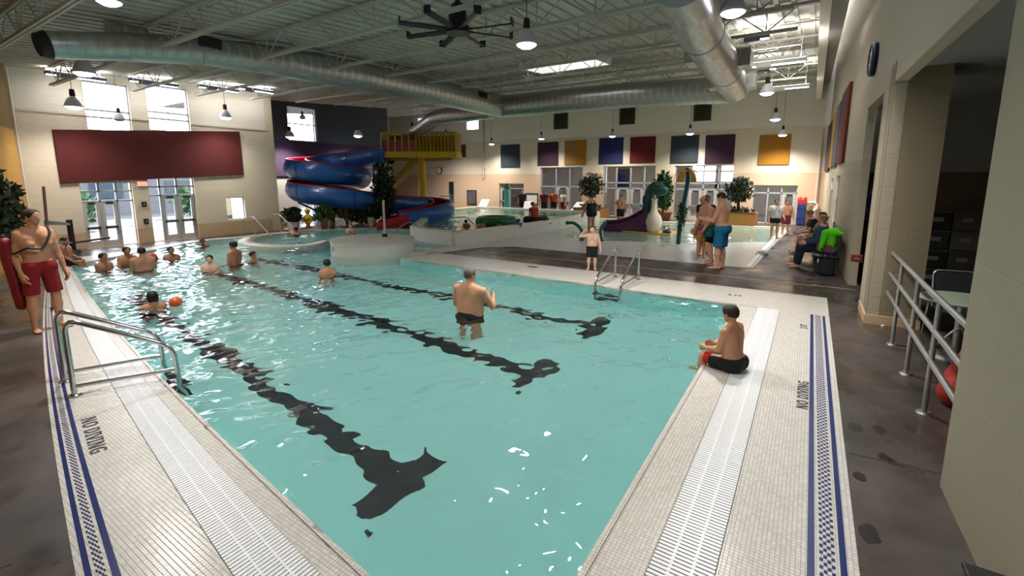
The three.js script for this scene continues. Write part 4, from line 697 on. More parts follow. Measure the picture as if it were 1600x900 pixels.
function person(label, at, turn, o) {
  const H = o.H, kid = clamp((1.7 - H) / 0.75, 0, 1), hh = H * lerp(0.132, 0.185, kid), cell = o.cell ?? 0.016, fat = o.fat ?? 1, fem = o.fem ?? 0;
  const hipY = H * lerp(0.525, 0.475, kid), shY = H - hh - H * lerp(0.05, 0.028, kid), sw = H * (lerp(0.118, 0.112, kid) - 0.015 * fem) * lerp(1, fat, 0.6) * (o.thin ?? 1), hw = H * 0.05, TH = (hipY - 0.04 * H) / 2;
  const t = thing('person', label, 'person', at, turn, o.group), lift = o.hip ?? hipY;      // lift: height of the hip joint over the group's base
  const lean = new THREE.Matrix4().makeRotationFromEuler(new THREE.Euler(o.lean ?? 0, o.twist ?? 0, o.side ?? 0, 'YXZ'));
  const U = (x, y, z) => v(x, y - hipY, z).applyMatrix4(lean).add(v(0, lift, 0));
  const P = [], th = o.thin ?? 1, add = (a, b, ra, rb, k = 0.03) => { const p = { a, b, ra: ra * th, rb: rb * th, k: k * H / 1.7 }; P.push(p); return p; };
  const torso = [];
  const T = (...a) => torso.push(add(...a));
  for (const s of [-1, 1]) {
    T(U(s * 0.05 * H * fat, hipY + 0.09 * H, 0.002 * H), U(s * 0.062 * H, shY - 0.06 * H, 0.004 * H), 0.062 * H * fat, 0.073 * H, 0.05);
    T(U(0, hipY + 0.02 * H, 0), U(s * hw, hipY + 0.005 * H, 0), 0.07 * H * fat, 0.073 * H * (1 + 0.1 * fem), 0.05);
    T(U(s * 0.045 * H, hipY + 0.005 * H, -0.035 * H), U(s * 0.045 * H, hipY - 0.005 * H, -0.035 * H), 0.062 * H, 0.06 * H, 0.04);
    T(U(0, shY - 0.015 * H, -0.006 * H), U(s * sw, shY - 0.018 * H, 0), 0.05 * H, 0.042 * H, 0.04);
    T(U(s * 0.02 * H, shY + 0.02 * H, -0.012 * H), U(s * 0.075 * H, shY + 0.004 * H, -0.008 * H), 0.03 * H, 0.03 * H, 0.04);
    T(U(s * 0.055 * H, shY - 0.1 * H, 0.05 * H), U(s * 0.06 * H, shY - 0.095 * H, 0.045 * H), 0.034 * H * (1 + 0.3 * fem), 0.034 * H, 0.03);
  }
  T(U(0, hipY + 0.05 * H, 0.012 * H * fat), U(0, hipY + 0.12 * H, 0.012 * H * fat), 0.073 * H * fat, 0.07 * H * fat, 0.05);
  const neck = U(0, shY + 0.01 * H, -0.004 * H), headC = U(0, H - hh * 0.5, 0.012 * H);
  add(neck, U(0, H - hh * 0.78, 0.006 * H), 0.04 * H * lerp(1, 0.85, kid), 0.034 * H, 0.03);
  // limbs: directions in the body frame (x to its left, z forward)
  const D = (a) => v(...a).normalize(), legs = [], arms = [];
  const LEG = o.legs ?? [[[0.04, -1, 0.02], [0.02, -1, -0.04]], [[-0.04, -1, 0.02], [-0.02, -1, -0.04]]];
  LEG.forEach(([a, b, f], i) => {
    const s = i ? -1 : 1, h = v(s * hw * 1.05, lift, 0), kn = h.clone().addScaledVector(D(a), TH), an = kn.clone().addScaledVector(D(b), TH), ft = D(f ?? [s * 0.2, -0.12, 1]);
    add(h, kn, 0.057 * H * lerp(1, fat, 0.5), 0.037 * H, 0.03); add(kn, kn.clone().lerp(an, 0.35), 0.036 * H, 0.04 * H, 0.02); add(kn.clone().lerp(an, 0.35), an, 0.038 * H, 0.022 * H, 0.02);
    const heel = an.clone().addScaledVector(v(0, -1, 0), 0.018 * H).addScaledVector(ft, -0.02 * H), ball_ = heel.clone().addScaledVector(ft, 0.1 * H);
    add(heel, ball_, 0.022 * H, 0.02 * H, 0.015); add(ball_.clone().add(v(0.012 * H, 0, 0)), ball_.clone().addScaledVector(ft, 0.03 * H).add(v(0.008 * H, 0, 0)), 0.017 * H, 0.012 * H, 0.012); add(ball_.clone().add(v(-0.012 * H, 0, 0)), ball_.clone().addScaledVector(ft, 0.026 * H).add(v(-0.01 * H, 0, 0)), 0.017 * H, 0.012 * H, 0.012);
    legs.push({ h, kn, an });
  });
  const hands = [], ARM = o.arms ?? [[[0.25, -1, 0.05], [0.1, -1, 0.25]], [[-0.25, -1, 0.05], [-0.1, -1, 0.25]]];
  ARM.forEach(([a, b, curl], i) => {
    const s = i ? -1 : 1, sh = U(s * sw, shY - 0.02 * H, 0), el = sh.clone().addScaledVector(D(a), 0.172 * H), wr = el.clone().addScaledVector(D(b), 0.15 * H);
    add(sh, sh.clone().lerp(el, 0.5), 0.038 * H, 0.034 * H, 0.022); add(sh.clone().lerp(el, 0.5), el, 0.034 * H, 0.026 * H, 0.015); add(el, el.clone().lerp(wr, 0.3), 0.026 * H, 0.027 * H, 0.012); add(el.clone().lerp(wr, 0.3), wr, 0.027 * H, 0.017 * H, 0.012);
    arms.push({ sh, el, wr });
    // hand: palm, four fingers of unequal length, thumb from the side of the palm
    const d = D(b), n = v(-s, 0, 0).addScaledVector(d, d.x * s).normalize(), side = d.clone().cross(n).normalize(), L = 0.105 * H, h = [], c = curl ?? 0.35;
    if (side.z < 0) side.negate();
    const W = (f, x, y) => wr.clone().addScaledVector(d, f * L).addScaledVector(side, x * L).addScaledVector(n, y * L), hp = (a, b, ra, rb, k) => h.push({ a, b, ra: ra * L, rb: rb * L, k: k * L });
    hp(W(-0.12, 0, 0), W(0.08, 0, 0), 0.155, 0.15, 0.1); for (const x of [-0.13, 0, 0.13]) hp(W(0.05, x * 0.8, 0), W(0.45, x * 1.2, 0), 0.12, 0.105, 0.1);
    [[0.19, 0.44], [0.065, 0.5], [-0.065, 0.47], [-0.19, 0.37]].forEach(([x, l]) => { const p0 = W(0.47, x, 0), a1 = c, a2 = c * 2.2, p1 = W(0.47 + l * 0.5 * Math.cos(a1), x * 1.12, l * 0.5 * Math.sin(a1)), p2 = W(0.47 + l * (0.5 * Math.cos(a1) + 0.5 * Math.cos(a2)), x * 1.15, l * (0.5 * Math.sin(a1) + 0.5 * Math.sin(a2))); hp(p0, p1, 0.07, 0.062, 0.04); hp(p1, p2, 0.062, 0.048, 0.03); });
    hp(W(0.1, 0.14, 0.02), W(0.32, 0.3, 0.1), 0.09, 0.072, 0.06); hp(W(0.32, 0.3, 0.1), W(0.52, 0.33, 0.16), 0.07, 0.052, 0.03);
    hands.push(blob(h, clamp(cell * 0.33, 0.0045, 0.007)));
  });
  // head: skull, jaw, nose, brow, ears
  const HM = new THREE.Matrix4().makeRotationFromEuler(new THREE.Euler((o.nod ?? 0) + (o.lean ?? 0) * 0.6, (o.look ?? 0) + (o.twist ?? 0), 0, 'YXZ')).setPosition(headC), h = [], Q = (x, y, z) => v(x * hh, y * hh, z * hh).applyMatrix4(HM), hp = (a, b, ra, rb, k = 0.06) => { const p = { a, b, ra: ra * hh, rb: rb * hh, k: k * hh }; h.push(p); return p; };
  const skull = [hp(Q(0, 0.13, -0.1), Q(0, 0.14, 0.08), 0.335, 0.31, 0.1), hp(Q(0, 0.0, -0.1), Q(0, -0.05, 0.05), 0.3, 0.28, 0.1)];
  hp(Q(-0.06, -0.08, 0.13), Q(-0.03, -0.3, 0.17), 0.235, 0.14, 0.1); hp(Q(0.06, -0.08, 0.13), Q(0.03, -0.3, 0.17), 0.235, 0.14, 0.1); hp(Q(0, -0.36, 0.2), Q(0, -0.38, 0.22), 0.1, 0.09, 0.08); hp(Q(0, -0.45, -0.06), Q(0, -0.2, -0.08), 0.2, 0.22, 0.1);
  hp(Q(0, 0.02, 0.35), Q(0, -0.12, 0.41), 0.03, 0.055, 0.05); hp(Q(0.035, -0.13, 0.37), Q(-0.035, -0.13, 0.37), 0.045, 0.045, 0.03); hp(Q(-0.15, 0.07, 0.31), Q(0.15, 0.07, 0.31), 0.045, 0.045, 0.06); hp(Q(-0.07, -0.25, 0.31), Q(0.07, -0.25, 0.31), 0.032, 0.032, 0.03);
  for (const s of [-1, 1]) hp(Q(s * 0.335, 0.02, -0.03), Q(s * 0.34, -0.1, -0.01), 0.055, 0.04, 0.03);
  const hc = clamp(cell * 0.42, 0.0055, 0.009), inv = (x, y, z) => v(x, y, z).transformDirection(HM);
  obj('body', [blob(P, cell), ...hands, blob(h, hc)], skin[o.skin ?? 'fair'], t);
  if (o.hair !== 'none') {
    const e = 0.04, hs = skull.map((p) => ({ ...p, ra: p.ra + e * hh, rb: p.rb + e * hh })); hs.push({ a: Q(0, -0.05, -0.17), b: Q(0, -0.22, -0.14), ra: 0.24 * hh, rb: 0.18 * hh, k: 0.06 * hh });
    if (o.long) for (const s of [-1, 0, 1]) hs.push({ a: Q(s * 0.25, 0.0, -0.14), b: Q(s * 0.22, -0.1 - 0.5 * o.long, -0.2), ra: 0.16 * hh, rb: 0.13 * hh, k: 0.08 * hh });
    const cl = [[inv(0, -0.42, 0.9), Q(0, 0.2, 0.27)]]; if (!o.long) cl.push([inv(0, -0.93, 0.36), Q(0, -0.06, 0.0)]);
    obj('hair', blob(hs, hc, cl), HR_[o.hair ?? 'brown'], t);
  }
  if (o.hair === 'none' && o.fringe) { const hs = skull.map((p) => ({ ...p, ra: p.ra + 0.02 * hh, rb: p.rb + 0.02 * hh })); obj('hair', blob(hs, hc, [[inv(0, 0.75, 0.66), Q(0, 0.12, 0.02)], [inv(0, -0.9, 0.4), Q(0, -0.05, 0)]]), HR_.grey, t); }
  if (o.face !== 0) { for (const s of [-1, 1]) { const e = Q(s * 0.135, 0.0, 0.335); obj('eye', ball(0.036 * hh, e.x, e.y, e.z, 1, 1, 1, 10), eyeM, t); } const a = Q(-0.075, -0.25, 0.335), b = Q(0.075, -0.25, 0.335); obj('mouth', bar(a.toArray(), b.toArray(), 0.016 * hh, 0.016 * hh, 8), lipM, t); }
  // clothes follow the same bones, a little wider, cut cleanly at waist, hem, neck and cuff
  const up = v(0, 1, 0).applyMatrix4(lean), gr = (p, d, r = 1) => ({ ...p, ra: p.ra * r + d, rb: p.rb * r + d });
  const pelvis = torso.filter((p, i) => i < 12 ? (i % 6 === 1 || i % 6 === 2) : true), down = up.clone().negate();
  for (const c of o.wear ?? []) {
    const cm = c.m, d = (c.d ?? 0.008) * H;
    if (c.k === 'shorts') {
      const q = pelvis.map((p) => gr(p, d)), [t0, t1] = [c.from ?? 0, c.to ?? 0.75];
      legs.forEach(({ h, kn }) => { const e = h.clone().lerp(kn, t1), n = kn.clone().sub(h).normalize(); q.push({ a: h, b: h.clone().lerp(kn, t1 + 0.1), ra: 0.06 * H * th + d, rb: (0.058 - 0.008 * t1) * H * th + d * 1.3, k: 0.02, clip: [[n, e]] }); });
      obj(c.n ?? 'shorts', blob(q, cell, [[up, U(0, hipY + (c.waist ?? 0.06) * H, 0)]]), cm, t);
    } else if (c.k === 'hem') {
      const q = []; legs.forEach(({ h, kn }) => { const n = kn.clone().sub(h).normalize(); q.push({ a: h.clone().lerp(kn, 0.3), b: h.clone().lerp(kn, 1.0), ra: 0.062 * H + d, rb: 0.05 * H + d, k: 0.01, clip: [[n, h.clone().lerp(kn, c.to)], [n.clone().negate(), h.clone().lerp(kn, c.from)]] }); }); obj(c.n ?? 'hem_band', blob(q, cell), cm, t);
    } else if (c.k === 'trousers') {
      const q = pelvis.map((p) => gr(p, d)); legs.forEach(({ h, kn, an }) => { const n = an.clone().sub(kn).normalize(); q.push({ a: h, b: kn, ra: 0.058 * H + d, rb: 0.044 * H + d, k: 0.02 }, { a: kn, b: an, ra: 0.044 * H + d, rb: 0.034 * H + d, k: 0.02, clip: [[n, kn.clone().lerp(an, c.to ?? 0.95)]] }); });
      obj('trousers', blob(q, cell, [[up, U(0, hipY + 0.07 * H, 0)]]), cm, t);
    } else if (c.k === 'shirt' || c.k === 'swimsuit') {
      const q = torso.map((p) => gr(p, d)), cl = [[up, U(0, shY + (c.k === 'shirt' ? 0.025 : c.top ?? -0.05) * H, 0)], [down, U(0, hipY - (c.hem ?? 0.0) * H, 0)]];
      if (c.sleeve) arms.forEach(({ sh, el, wr }) => { const n = el.clone().sub(sh).normalize(); if (c.sleeve <= 1) q.push({ a: sh, b: el, ra: 0.04 * H + d, rb: 0.034 * H + d, k: 0.02, clip: [[n, sh.clone().lerp(el, c.sleeve)]] }); else q.push({ a: sh, b: el, ra: 0.04 * H + d, rb: 0.031 * H + d, k: 0.02 }, { a: el, b: wr, ra: 0.031 * H + d, rb: 0.024 * H + d, k: 0.02, clip: [[wr.clone().sub(el).normalize(), el.clone().lerp(wr, 0.95)]] }); });
      if (c.k === 'swimsuit') legs.forEach(({ h, kn }) => { q.push({ a: h, b: h.clone().lerp(kn, 0.12), ra: 0.058 * H + d, rb: 0.056 * H + d, k: 0.02 }); });
      obj(c.n ?? c.k, blob(q, cell, c.k === 'swimsuit' ? [cl[0]] : cl), cm, t);
      if (c.k === 'swimsuit') for (const s of [-1, 1]) obj('shoulder_strap', pipe([U(s * 0.055 * H, shY - 0.07 * H, 0.078 * H), U(s * 0.06 * H, shY + 0.0 * H, 0.055 * H), U(s * 0.06 * H, shY + 0.032 * H, 0), U(s * 0.055 * H, shY - 0.02 * H, -0.06 * H), U(s * 0.05 * H, shY - 0.08 * H, -0.075 * H)].map((p) => p.toArray()), 0.008 * H, 20, 8), cm, t);
    }
  }
  t.userData.joints = undefined; delete t.userData.joints;
  return Object.assign(t, { rig: { arms, legs, headC, U, shY, hipY, H, hh } });
}
const facing = (x, z) => Math.atan2(x, z);                     // turn for a body that looks along (x, z)
const trunk = (c) => M.cotton(c);
// the lifeguard at the left edge
{
  const L = person('lifeguard standing at the left deck edge in red shorts with a strap across his chest', [-9.02, 0.004, -1.74], facing(0.86, -0.15), {
    H: 1.72, fat: 0.85, thin: 0.85, cell: 0.013, skin: 'tan', hair: 'brown', look: 0.55, arms: [[[0.22, -1, 0.06], [0.14, -1, 0.2]], [[-0.2, -1, -0.12], [0.05, -1, 0.28]]], legs: [[[0.1, -1, 0.04], [0.02, -1, -0.05]], [[-0.08, -1, 0.0], [-0.02, -1, -0.05]]],
    wear: [{ k: 'shorts', m: trunk(0x8e1420), to: 0.9, d: 0.006, waist: 0.05 }] });
  const { U, shY, hipY, H } = L.rig, S = [U(0.085 * H, shY + 0.03 * H, 0.0), U(0.075 * H, shY - 0.02 * H, 0.065 * H), U(0.0, shY - 0.13 * H, 0.094 * H), U(-0.08 * H, hipY + 0.17 * H, 0.085 * H), U(-0.135 * H, hipY + 0.13 * H, 0.0), U(-0.07 * H, hipY + 0.2 * H, -0.09 * H), U(0.04 * H, shY - 0.06 * H, -0.092 * H), U(0.085 * H, shY + 0.02 * H, -0.04 * H)];
  const s = obj('strap', pipe(S.map((p) => p.toArray()), 0.015, 60, 8, true), M.black); s.name = 'rescue_strap'; s.position.copy(L.position); s.rotation.y = L.rotation.y; tag(s, 'black strap across the lifeguard\'s bare chest', 'strap');
  const tube = thing('rescue_tube', 'long red rescue tube hanging at the lifeguard\'s right side', 'rescue tube', [0, 0, 0]);
  const a = U(-0.165 * H, 1.28, -0.07).applyMatrix4(L.matrix.compose(L.position, L.quaternion, v(1, 1, 1))), b = U(-0.1 * H, 0.38, -0.16).applyMatrix4(L.matrix);
  obj('foam', [bar(a.toArray(), b.toArray(), 0.075, 0.07, 18), ball(0.075, ...a.toArray()), ball(0.07, ...b.toArray())], std(0x7d0f18, 0.5), tube); obj('buckle', ball(0.03, a.x, a.y + 0.08, a.z), M.dark, tube);
}
// the man in the middle of the pool, seen from behind
person('grey-haired man standing waist-deep mid pool with his back turned, in black trunks', [-4.4, FLOOR + 0.005, -5.6], facing(-0.2, -1), {
  H: 1.74, cell: 0.013, skin: 'tan', hair: 'grey', fat: 1.22, look: -0.55, twist: -0.15, arms: [[[0.3, -1, 0.25], [-0.35, -0.1, 1]], [[-0.45, -0.9, 0.35], [0.35, 0.35, 1]]], wear: [{ k: 'shorts', m: trunk(0x17161c), to: 0.7, d: 0.012, waist: 0.075 }] });
// the boy on the right edge
person('boy sitting on the right pool edge in black swim shorts with red hems', [-0.58, 0.004, -5.5], facing(-1, -0.32), {
  H: 1.3, hip: 0.092, cell: 0.011, skin: 'tan', hair: 'brown', lean: 0.1, look: -0.15, nod: 0.1, arms: [[[0.06, -0.97, 0.28], [-0.28, -0.22, 1], 0.7], [[-0.06, -0.97, 0.28], [0.28, -0.22, 1], 0.7]], legs: [[[0.12, 0.0, 1], [0.0, -1, 0.12], [0, -0.5, 1]], [[-0.12, 0.0, 1], [0.0, -1, 0.12], [0, -0.5, 1]]],
  wear: [{ k: 'shorts', m: trunk(0x17161d), to: 0.72, d: 0.014, waist: 0.05 }, { k: 'hem', m: trunk(0xc0231f), from: 0.7, to: 0.95, d: 0.002 }] });
// the small boy on the brown deck
person('small boy in dark shorts standing on the brown deck, one hand raised to his head', [-4.2, 0.004, -9.98], facing(0.35, 1), {
  H: 1.04, cell: 0.011, skin: 'pale', hair: 'brown', arms: [[[0.35, -1, 0.1], [0.15, -1, 0.25]], [[-0.95, -0.15, 0.15], [0.62, 0.85, 0.05], 0.8]], legs: [[[0.08, -1, 0.03], [0.02, -1, -0.05]], [[-0.06, -1, 0.08], [-0.02, -1, -0.1]]],
  wear: [{ k: 'shorts', m: trunk(0x1a1c24), to: 0.85, d: 0.012 }, { k: 'hem', m: trunk(0x2c2b22), from: 0.84, to: 0.9, d: 0.004 }] });
// the group by the splash pad
person('man in bright blue swim shorts standing in profile beside the splash pad', [-1.68, 0.004, -11.7], facing(-1, -0.15), {
  H: 1.8, cell: 0.013, skin: 'fair', hair: 'brown', fat: 1.0, lean: 0.06, nod: 0.35, arms: [[[0.1, -1, 0.35], [-0.1, 0.12, 1], 0.7], [[-0.12, -1, 0.3], [0.2, 0.05, 1], 0.7]], legs: [[[0.04, -1, 0.08], [0.02, -1, -0.06]], [[-0.04, -1, 0.0], [0, -1, -0.08]]], wear: [{ k: 'shorts', m: trunk(0x1277a8), to: 0.96, d: 0.01, waist: 0.05 }] });
person('balding older man stooping toward the girl, in teal and black shorts', [-2.03, 0.016, -12.4], facing(-0.75, 0.55), {
  H: 1.76, cell: 0.014, skin: 'fair', hair: 'none', fringe: 1, fat: 1.12, lean: 0.32, nod: 0.2, hip: 0.89, arms: [[[0.1, -1, 0.2], [-0.2, -1, 0.5], 0.6], [[-0.1, -1, 0.2], [0.2, -0.9, 0.6], 0.6]], legs: [[[0.12, -1, 0.3], [0.02, -1, -0.25]], [[-0.08, -1, -0.1], [0, -1, -0.2]]], wear: [{ k: 'shorts', m: trunk(0x12716d), to: 0.6, d: 0.016 }, { k: 'hem', m: trunk(0x16171f), from: 0.58, to: 0.9, d: 0.006 }] });
person('woman in a black top standing behind the stooping older man', [-2.38, 0.016, -13.5], facing(0.5, 0.85), {
  H: 1.66, cell: 0.016, skin: 'tan', hair: 'brown', long: 1, fem: 1, face: 0, arms: [[[0.2, -1, 0.2], [-0.1, -0.4, 1]], [[-0.2, -1, 0.2], [0.1, -0.4, 1]]], wear: [{ k: 'shirt', m: trunk(0x141518), sleeve: 0.5 }, { k: 'shorts', m: trunk(0x15161b), to: 0.5 }] });
person('little girl in a pink and yellow swimsuit held between the adults', [-2.36, 0.016, -13.0], facing(0.3, 0.9), {
  H: 1.12, cell: 0.012, skin: 'fair', hair: 'blond', long: 0.6, fem: 0.4, arms: [[[0.5, 0.4, 0.6], [0.2, 0.6, 0.7]], [[-0.3, -1, 0.1], [-0.1, -1, 0.2]]], wear: [{ k: 'swimsuit', m: trunk(0xd0607e) }, { k: 'shorts', m: trunk(0xd6b24e), to: 0.3, d: 0.012 }] });
person('dark-haired child crouching in the shallow water left of the girl', [-3.05, 0.016, -15.9], facing(0.8, 0.4), {
  H: 1.2, cell: 0.015, skin: 'mid', hair: 'black', hip: 0.32, lean: 0.5, face: 0, arms: [[[0.2, -0.6, 0.7], [0, -0.5, 1]], [[-0.2, -0.6, 0.7], [0, -0.5, 1]]], legs: [[[0.3, 0.35, 1], [0, -1, -0.35]], [[-0.3, 0.35, 1], [0, -1, -0.35]]], wear: [{ k: 'shorts', m: trunk(0x7c2630), to: 0.8 }] });
person('woman in a black one-piece swimsuit wading on the splash pad behind the small boy', [-6.75, 0.016, -15.9], facing(-0.85, -0.35), {
  H: 1.56, cell: 0.015, skin: 'tan', hair: 'black', fem: 1, face: 0, lean: 0.1, fat: 1.1, arms: [[[0.2, -1, 0.3], [0, -0.9, 0.5]], [[-0.2, -1, 0.15], [0, -1, 0.4]]], wear: [{ k: 'swimsuit', m: trunk(0x101117) }] });
person('shirtless boy standing behind the purple slide with a raised arm', [-6.85, 0.016, -19.3], facing(0.3, 1), {
  H: 1.4, cell: 0.016, skin: 'tan', hair: 'black', face: 0, arms: [[[0.3, -1, 0.2], [0.1, -0.8, 0.5]], [[-0.6, -0.4, 0.3], [0.1, 0.9, 0.3]]], wear: [{ k: 'shorts', m: trunk(0x2a2030) }] });
person('person in a white shirt and black shorts walking along the right deck', [-0.98, 0.016, -18.7], facing(0.3, 0.9), { H: 1.38, cell: 0.016, skin: 'tan', hair: 'brown', face: 0, arms: [[[0.2, -1, 0.1], [0.1, -0.6, 0.8]], [[-0.2, -1, 0.1], [-0.1, -1, 0.2]]], wear: [{ k: 'shirt', m: trunk(0xd5d3d0), sleeve: 0.55, d: 0.012 }, { k: 'shorts', m: trunk(0x16171b), to: 0.5, d: 0.012 }] });
person('shirtless boy in dark red shorts near the right-hand glass door', [-0.72, 0.004, -20.5], facing(0.2, 0.9), { H: 1.3, cell: 0.016, skin: 'mid', hair: 'brown', face: 0, wear: [{ k: 'shorts', m: trunk(0x6e1a22), to: 0.9, d: 0.012 }] });
person('person in a white shirt and red shorts in front of the left storefront window', [-11.75, 0.004, -23.6], facing(-0.4, 0.9), { H: 1.4, cell: 0.018, skin: 'tan', hair: 'brown', face: 0, wear: [{ k: 'shirt', m: trunk(0xdad8d6), sleeve: 0.5 }, { k: 'shorts', m: trunk(0x7e2128), to: 0.9, d: 0.012 }] });
// swimmers: they stand on the pool floor, shoulders or waist above the water
const GS = 'swimmers standing in the pool';
const swim = (label, x, z, above, fx, fz, o = {}) => person(label, [x, FLOOR + 0.005, z], facing(fx, fz), { H: above + 0.965, cell: 0.016, face: 0, skin: 'tan', hair: 'black', group: GS, fat: 0.86, arms: [[[0.12, -1, 0.12], [-0.1, -0.8, 0.7]], [[-0.12, -1, 0.12], [0.1, -0.8, 0.7]]], wear: [{ k: 'shorts', m: trunk(o.c ?? 0x1d2230) }], ...o });
swim('slim dark-haired boy in the pool, leftmost of the group by the left doors', -14.1, -3.82, 0.4, 0.9, -0.4, { skin: 'mid' });
swim('taller dark-haired boy in profile holding his hands together, second from left in the pool', -14.3, -4.35, 0.47, 0.95, -0.1, { skin: 'mid', arms: [[[0.3, -0.9, 0.3], [-0.3, 0.1, 1]], [[-0.3, -0.9, 0.3], [0.3, 0.1, 1]]] });
swim('broad-backed swimmer facing the left doors beside the red ball', -13.2, -4.3, 0.47, -0.9, -0.3, { skin: 'tan', H: 1.52, fat: 1.1 });
swim('dark-haired boy chest-deep before the right-hand left-wall door', -14.3, -5.3, 0.35, 0.8, 0.1, { skin: 'mid' });
swim('pale boy facing the camera at the far end of the middle lane line', -11.85, -5.15, 0.37, 0.9, 0.6, { skin: 'pale', face: 1 });
swim('tanned muscular swimmer turned left, tallest of the far swimmers', -12.1, -5.85, 0.53, -0.9, 0.5, { skin: 'mid', H: 1.56 });
swim('swimmer with only head and shoulders out, right of the tallest far swimmer', -12.35, -6.42, 0.24, 0.6, -0.4, { skin: 'tan' });
swim('boy with wet dark hair alone in the middle of the pool near the island', -9.0, -6.3, 0.37, -0.8, -0.2, { skin: 'tan' });
swim('dark-haired swimmer seen from behind next to the orange ball', -9.15, -3.05, 0.3, -0.9, -0.15, { skin: 'mid', long: 0.4 });
swim('small reddish head of a swimmer far off by the left pool lip', -16.35, -6.95, 0.24, 0.9, 0.1, { skin: 'dark' });
swim('swimmer in front of the pots at the far pool lip', -16.6, -10.35, 0.3, -0.6, -0.5, { skin: 'tan', hair: 'brown' });
swim('pinkish pale swimmer in the far pool left of the red slide exit', -15.35, -11.9, 0.38, 0.7, 0.5, { skin: 'pale', hair: 'grey' });
person('boy sitting on the left end of the pool edge with dark shorts', [-15.25, 0.004, -3.45], facing(0.6, -0.8), { H: 1.2, hip: 0.09, cell: 0.015, skin: 'mid', hair: 'black', face: 0, arms: [[[0.15, -1, 0.2], [0, -0.6, 0.8]], [[-0.15, -1, 0.2], [0, -0.6, 0.8]]], legs: [[[0.1, 0, 1], [0, -1, 0.1]], [[-0.1, 0, 1], [0, -1, 0.1]]], wear: [{ k: 'shorts', m: trunk(0x161a26), to: 0.9, d: 0.012 }] });
// balls
const bl = (label, x, y, z, r, c) => { const t = thing('play_ball', label, 'ball', [x, y, z], 0); obj('ball', ball(r, 0, 0, 0, 1, 1, 1, 24), std(c, 0.45), t); obj('seam', new THREE.TorusGeometry(r, r * 0.03, 6, 32), std(0x6e1f10, 0.5), t); };
bl('orange ball floating right of the dark-haired swimmer in the left pool', -9.0, 0.03, -3.32, 0.1, 0xcf5a2a); bl('red ball on the water right of the broad-backed swimmer', -14.3, 0.06, -4.85, 0.14, 0xc23a34);
// lazy river: heads, floats
for (const [x, z, l, s] of [[-10.75, -13.55, 'left head of two dark heads in the lazy river', 'mid'], [-10.2, -13.75, 'right head of two dark heads in the lazy river', 'tan'], [-9.35, -13.7, 'dark head in the lazy river before the green float', 'mid'], [-9.3, -14.9, 'dark head in the lazy river left of the black ring', 'tan']]) person(l, [x, 0.1, z], facing(-0.3, -0.5), { H: 0.92, hip: 0.08, lean: -0.55, nod: 0.4, cell: 0.014, skin: s, hair: 'black', face: 0, legs: [[[0.1, 0, 1], [0, 0, 1]], [[-0.1, 0, 1], [0, 0, 1]]], group: 'bathers in the lazy river' });
{
  const t = thing('float', 'big green inflatable float drifting in the lazy river', 'float', [-10.2, 0.36, -14.7]); obj('ring', tf(new THREE.TorusGeometry(0.62, 0.2, 14, 36), 0, 0.1, 0, 0, PI / 2), std(0x0f5a2c, 0.4), t); obj('seat', ball(0.5, 0, 0.1, 0, 1, 0.3, 1), std(0x14703a, 0.4), t);
  const b = thing('float', 'black inner tube ring carrying a bather in orange', 'float', [-9.35, 0.36, -16.3]); obj('ring', tf(new THREE.TorusGeometry(0.38, 0.15, 14, 32), 0, 0.08, 0, 0, PI / 2), M.rubber, b); obj('valve', cyl(0.015, 0.015, 0.05, 0.38, 0.22, 0), M.dark, b);
  const c = thing('float', 'small blue float near the white wall of the lazy river', 'float', [-8.98, 0.36, -14.3]); obj('body', rbox(0.32, 0.2, 0.26, 0.06, 0, 0.06, 0), std(0x2a57a8, 0.5), c); obj('handle', tf(new THREE.TorusGeometry(0.07, 0.02, 8, 18), 0, 0.17, 0), M.blue, c);
  person('bather in orange sitting in the black inner tube', [-9.35, 0.2, -16.3], facing(0.9, 0.3), { H: 1.4, hip: 0.3, lean: -0.35, cell: 0.018, skin: 'mid', hair: 'black', face: 0, legs: [[[0.2, 0.1, 1], [0, -0.6, 1]], [[-0.2, 0.1, 1], [0, -0.6, 1]]], wear: [{ k: 'shirt', m: trunk(0xb8481c), sleeve: 0.5 }] });
}
for (const [x, z, l, c, s] of [[-12.6, -22.9, 'person in dark red seated on the far deck left of the poster window', 0x6a1a1e, 'mid'], [-14.1, -23.0, 'person in black standing by the far-left glass door', 0x1b1b20, 'tan'], [-12.2, -23.3, 'person in orange seated below the framed board', 0xb8531e, 'tan']]) person(l, [x, 0.004, z], facing(0.4, 0.9), { H: 1.45, cell: 0.02, skin: s, hair: 'black', face: 0, wear: [{ k: 'shirt', m: trunk(c), sleeve: 0.6 }, { k: 'shorts', m: trunk(0x202026), to: 0.9 }] });
// adults on the bench at the right wall
const seat = (label, x, z, o) => person(label, [x, 0.004, z], facing(-1, 0.12), { H: 1.66, hip: 0.5, cell: 0.015, face: 0, skin: 'fair', legs: [[[0.1, -0.05, 1], [0, -1, 0.15]], [[-0.1, -0.05, 1], [0, -1, 0.15]]], arms: [[[0.2, -1, 0.35], [-0.3, -0.3, 1]], [[-0.2, -1, 0.35], [0.3, -0.3, 1]]], ...o });
seat('woman with grey-blond hair in a blue top on the bench, nearest of three', 0.3, -12.95, { hair: 'blond', long: 0.7, fem: 1, wear: [{ k: 'shirt', m: trunk(0x1c4a66), sleeve: 2, d: 0.014 }, { k: 'trousers', m: trunk(0x1a2333) }] });
seat('person in dark clothes and yellow sleeves on the bench, middle of three', 0.3, -13.9, { hair: 'brown', long: 0.5, fem: 1, wear: [{ k: 'shirt', m: trunk(0x8d7433), sleeve: 2, d: 0.012 }, { k: 'trousers', m: trunk(0x1b1d24) }] });
